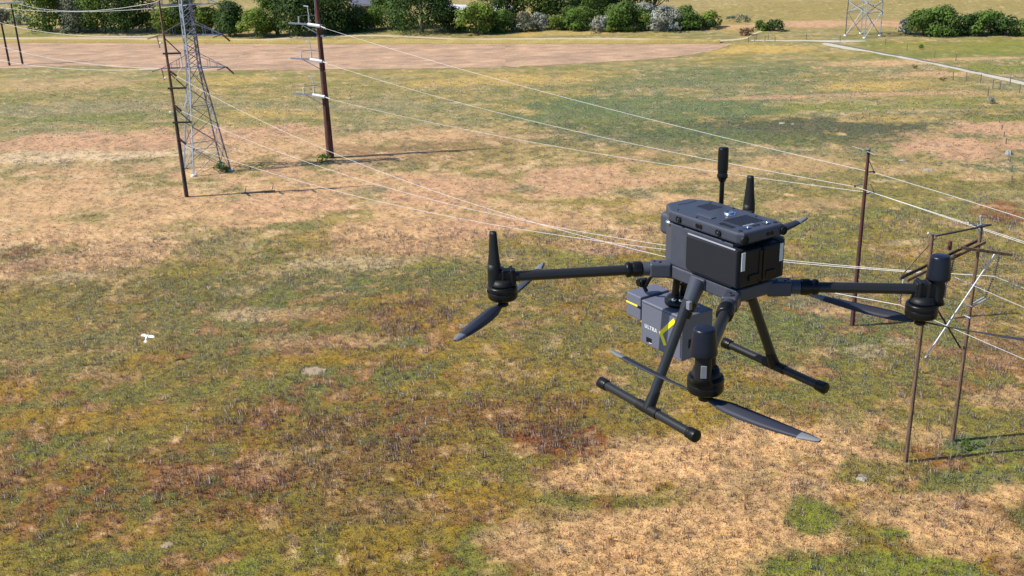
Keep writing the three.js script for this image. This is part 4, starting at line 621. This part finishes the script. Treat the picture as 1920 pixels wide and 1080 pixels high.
// landing gear
for (const s of [-1, 1]) {
  const top = V(s * 0.062, 0.066, 0.0), mid = V(s * 0.1, 0.005, 0.0), foot = V(s * 0.2034, -0.2197, 0), d = foot.clone().sub(top).normalize();
  const leg = mesh('leg', bar(mid.clone().addScaledVector(d, -0.02), foot, 0.0118, 0.0118, 20), carbon, drone);
  mesh('leg_socket', mrg(bar(top, top.clone().addScaledVector(d, 0.055), 0.021, 0.0165, 20), beam(V(s * 0.045, 0.062, 0), V(s * 0.066, 0.056, 0), 0.045, 0.03, 0.005)), shell2, leg);
  mesh('leg_sleeve', mrg(bar(top.clone().addScaledVector(d, 0.054), top.clone().addScaledVector(d, 0.074), 0.0178, 0.0178, 20), bar(top.clone().addScaledVector(d, 0.076), top.clone().addScaledVector(d, 0.092), 0.0152, 0.0142, 20)), black, leg);
  mesh('sleeve_clip', rbox(0.01, 0.02, 0.012, ...top.clone().addScaledVector(d, 0.062).add(V(s * 0.012, 0.006, s < 0 ? 0.014 : -0.014)).toArray(), 0.002), rim, leg);
  mesh('skid', mrg(bar(V(s * 0.2034, -0.2197, -0.172), V(s * 0.2034, -0.2197, 0.156), 0.0105, 0.0105, 20)), carbon, leg);
  mesh('skid_joint', mrg(bar(foot.clone().addScaledVector(d, -0.045), foot, 0.0122, 0.0145, 18), bar(V(s * 0.2034, -0.2197, -0.034), V(s * 0.2034, -0.2197, 0.034), 0.0125, 0.0125, 18)), blackSoft, leg);
  for (const z of [-0.172, 0.156]) { const q = Math.sign(z), g = lathe([[0.0112, 0], [0.0135, 0.002], [0.0135, 0.008], [0.0128, 0.009], [0.0142, 0.011], [0.0145, 0.026], [0.012, 0.0285], [0, 0.029]], 0, 0, 0, 22); g.rotateX(q * Math.PI / 2); g.translate(s * 0.2034, -0.2197, z - q * 0.02); mesh('skid_cap', g, black, leg); }
}
// extra antenna on a mast and the payload carrier
mesh('mast', mrg(bar(V(0.094, 0.05, -0.1), V(0.094, 0.258, -0.1), 0.0056, 0.0056, 16), beam(V(0.05, 0.056, -0.095), V(0.098, 0.056, -0.1), 0.014, 0.012, 0.003)), black, drone);
mesh('helix_antenna', lathe([[0, 0], [0.0075, 0], [0.0095, 0.006], [0.0125, 0.01], [0.0128, 0.016], [0.0114, 0.019], [0.0114, 0.026], [0.0126, 0.028], [0.0122, 0.078], [0.0105, 0.0815], [0, 0.082]], 0.094, 0.249, -0.1, 22), black, drone);
mesh('payload_mount', mrg(lathe([[0, 0.0], [0.032, 0], [0.034, 0.004], [0.034, 0.012], [0.028, 0.016], [0.028, 0.02], [0.02, 0.024], [0, 0.024]], 0, -0.049, -0.135, 28), bar(V(-0.012, -0.03, -0.135), V(-0.012, 0.05, -0.125), 0.009, 0.009, 14), bar(V(0.014, -0.03, -0.135), V(0.014, 0.05, -0.125), 0.009, 0.009, 14), beam(V(0, 0.0, -0.13), V(0.03, 0.045, -0.09), 0.008, 0.008, 0.002)), black, drone);
mesh('mount_knob', mrg(lathe([[0, 0], [0.006, 0], [0.006, 0.005], [0, 0.007]], -0.03, -0.03, -0.118, 12), lathe([[0, 0], [0.005, 0], [0.005, 0.005], [0, 0.006]], -0.02, -0.03, -0.105, 12)), steel, drone);
mesh('cable', new THREE.TubeGeometry(new THREE.CatmullRomCurve3([V(-0.02, 0.042, -0.09), V(-0.03, 0.03, -0.12), V(-0.03, 0.022, -0.165), V(-0.03, 0.01, -0.2), V(-0.03, -0.022, -0.222)]), 30, 0.0042, 8), black, drone);
mesh('forward_camera', mrg(rbox(0.022, 0.02, 0.022, -0.03, -0.018, -0.238, 0.005), bar(V(-0.043, -0.016, -0.238), V(-0.017, -0.016, -0.238), 0.0085, 0.0085, 14), bar(V(-0.03, -0.02, -0.235), V(-0.025, -0.04, -0.225), 0.005, 0.005, 10)), black, drone);
for (const c of drone.children) c.position.y += DY;
drone.position.sub(V(0, DY, 0).applyEuler(drone.rotation));
// ---------------------------------------------------------------- the boxed scanner under the aircraft
const scanMat = std([0.112, 0.117, 0.16], 0.52, 0, { map: wear });
const scan = thing('scanner', 'grey boxed scanner with yellow chevron and white lettering slung under the drone', 'scanner', drone.position.clone().add(V(0, DY, 0).applyEuler(drone.rotation)));
scan.rotation.copy(drone.rotation);
mesh('case', mrg(rbox(0.098, 0.114, 0.152, 0, -0.109, -0.14, 0.0035)), scanMat, scan);
const fm = mesh('front_module', rbox(0.094, 0.062, 0.056, -0.002, -0.079, -0.2472, 0.003), scanMat, scan);
mesh('yellow_stripe', rbox(0.0024, 0.0045, 0.05, -0.0488, -0.0745, -0.25, 0.001), yellow, fm);
mesh('stripe_slot', rbox(0.003, 0.007, 0.014, -0.0486, -0.0755, -0.224, 0.001), black, fm);
const cs = scan.children[0];
{
  const sh = new THREE.Shape([[-0.147, -0.116], [-0.0955, -0.063], [-0.0875, -0.072], [-0.1335, -0.1165], [-0.118, -0.14], [-0.1275, -0.146]].map(([z, y]) => new THREE.Vector2(z, y)));
  const g = new THREE.ExtrudeGeometry(sh, { depth: 0.0012, bevelEnabled: false }); g.rotateY(-Math.PI / 2); g.translate(-0.0484, 0, 0); mesh('chevron', g, yellow, cs);
  const font = await new FontLoader().loadAsync('fonts/droid/droid_sans_bold.typeface.json');
  const tx = new TextGeometry('ULTRA', { font, size: 0.0098, depth: 0.001, curveSegments: 4, bevelEnabled: false }); tx.computeBoundingBox(); const wT = tx.boundingBox.max.x; tx.scale(0.048 / wT, 1, 1); tx.rotateY(-Math.PI / 2); tx.translate(-0.0484, -0.1215, -0.2025); mesh('lettering', tx, white, cs);
  mesh('port', mrg(rbox(0.006, 0.013, 0.02, -0.0475, -0.1505, -0.184, 0.001)), black, cs); mesh('port_plug', rbox(0.004, 0.003, 0.01, -0.0488, -0.1565, -0.178, 0.001), white, cs);
  mesh('lid_seam', mrg(rbox(0.0006, 0.001, 0.14, -0.0491, -0.058, -0.14, 0.0002)), black, cs);
  mesh('vent', mrg([...Array(14)].map((_, k) => rbox(0.0012, 0.0028, 0.004, -0.0489, -0.1 - k * 0.0042, -0.068, 0.0005))), blackSoft, cs);
  mesh('rear_port', mrg(rbox(0.016, 0.022, 0.003, -0.02, -0.125, -0.0636, 0.001), rbox(0.012, 0.01, 0.003, 0.005, -0.125, -0.0636, 0.001)), blackSoft, cs);
}
const DZ = -0.166; for (const c of scan.children) c.position.y -= DZ; scan.position.add(V(0, DZ, 0).applyEuler(scan.rotation));

renderer.render(scene, camera);
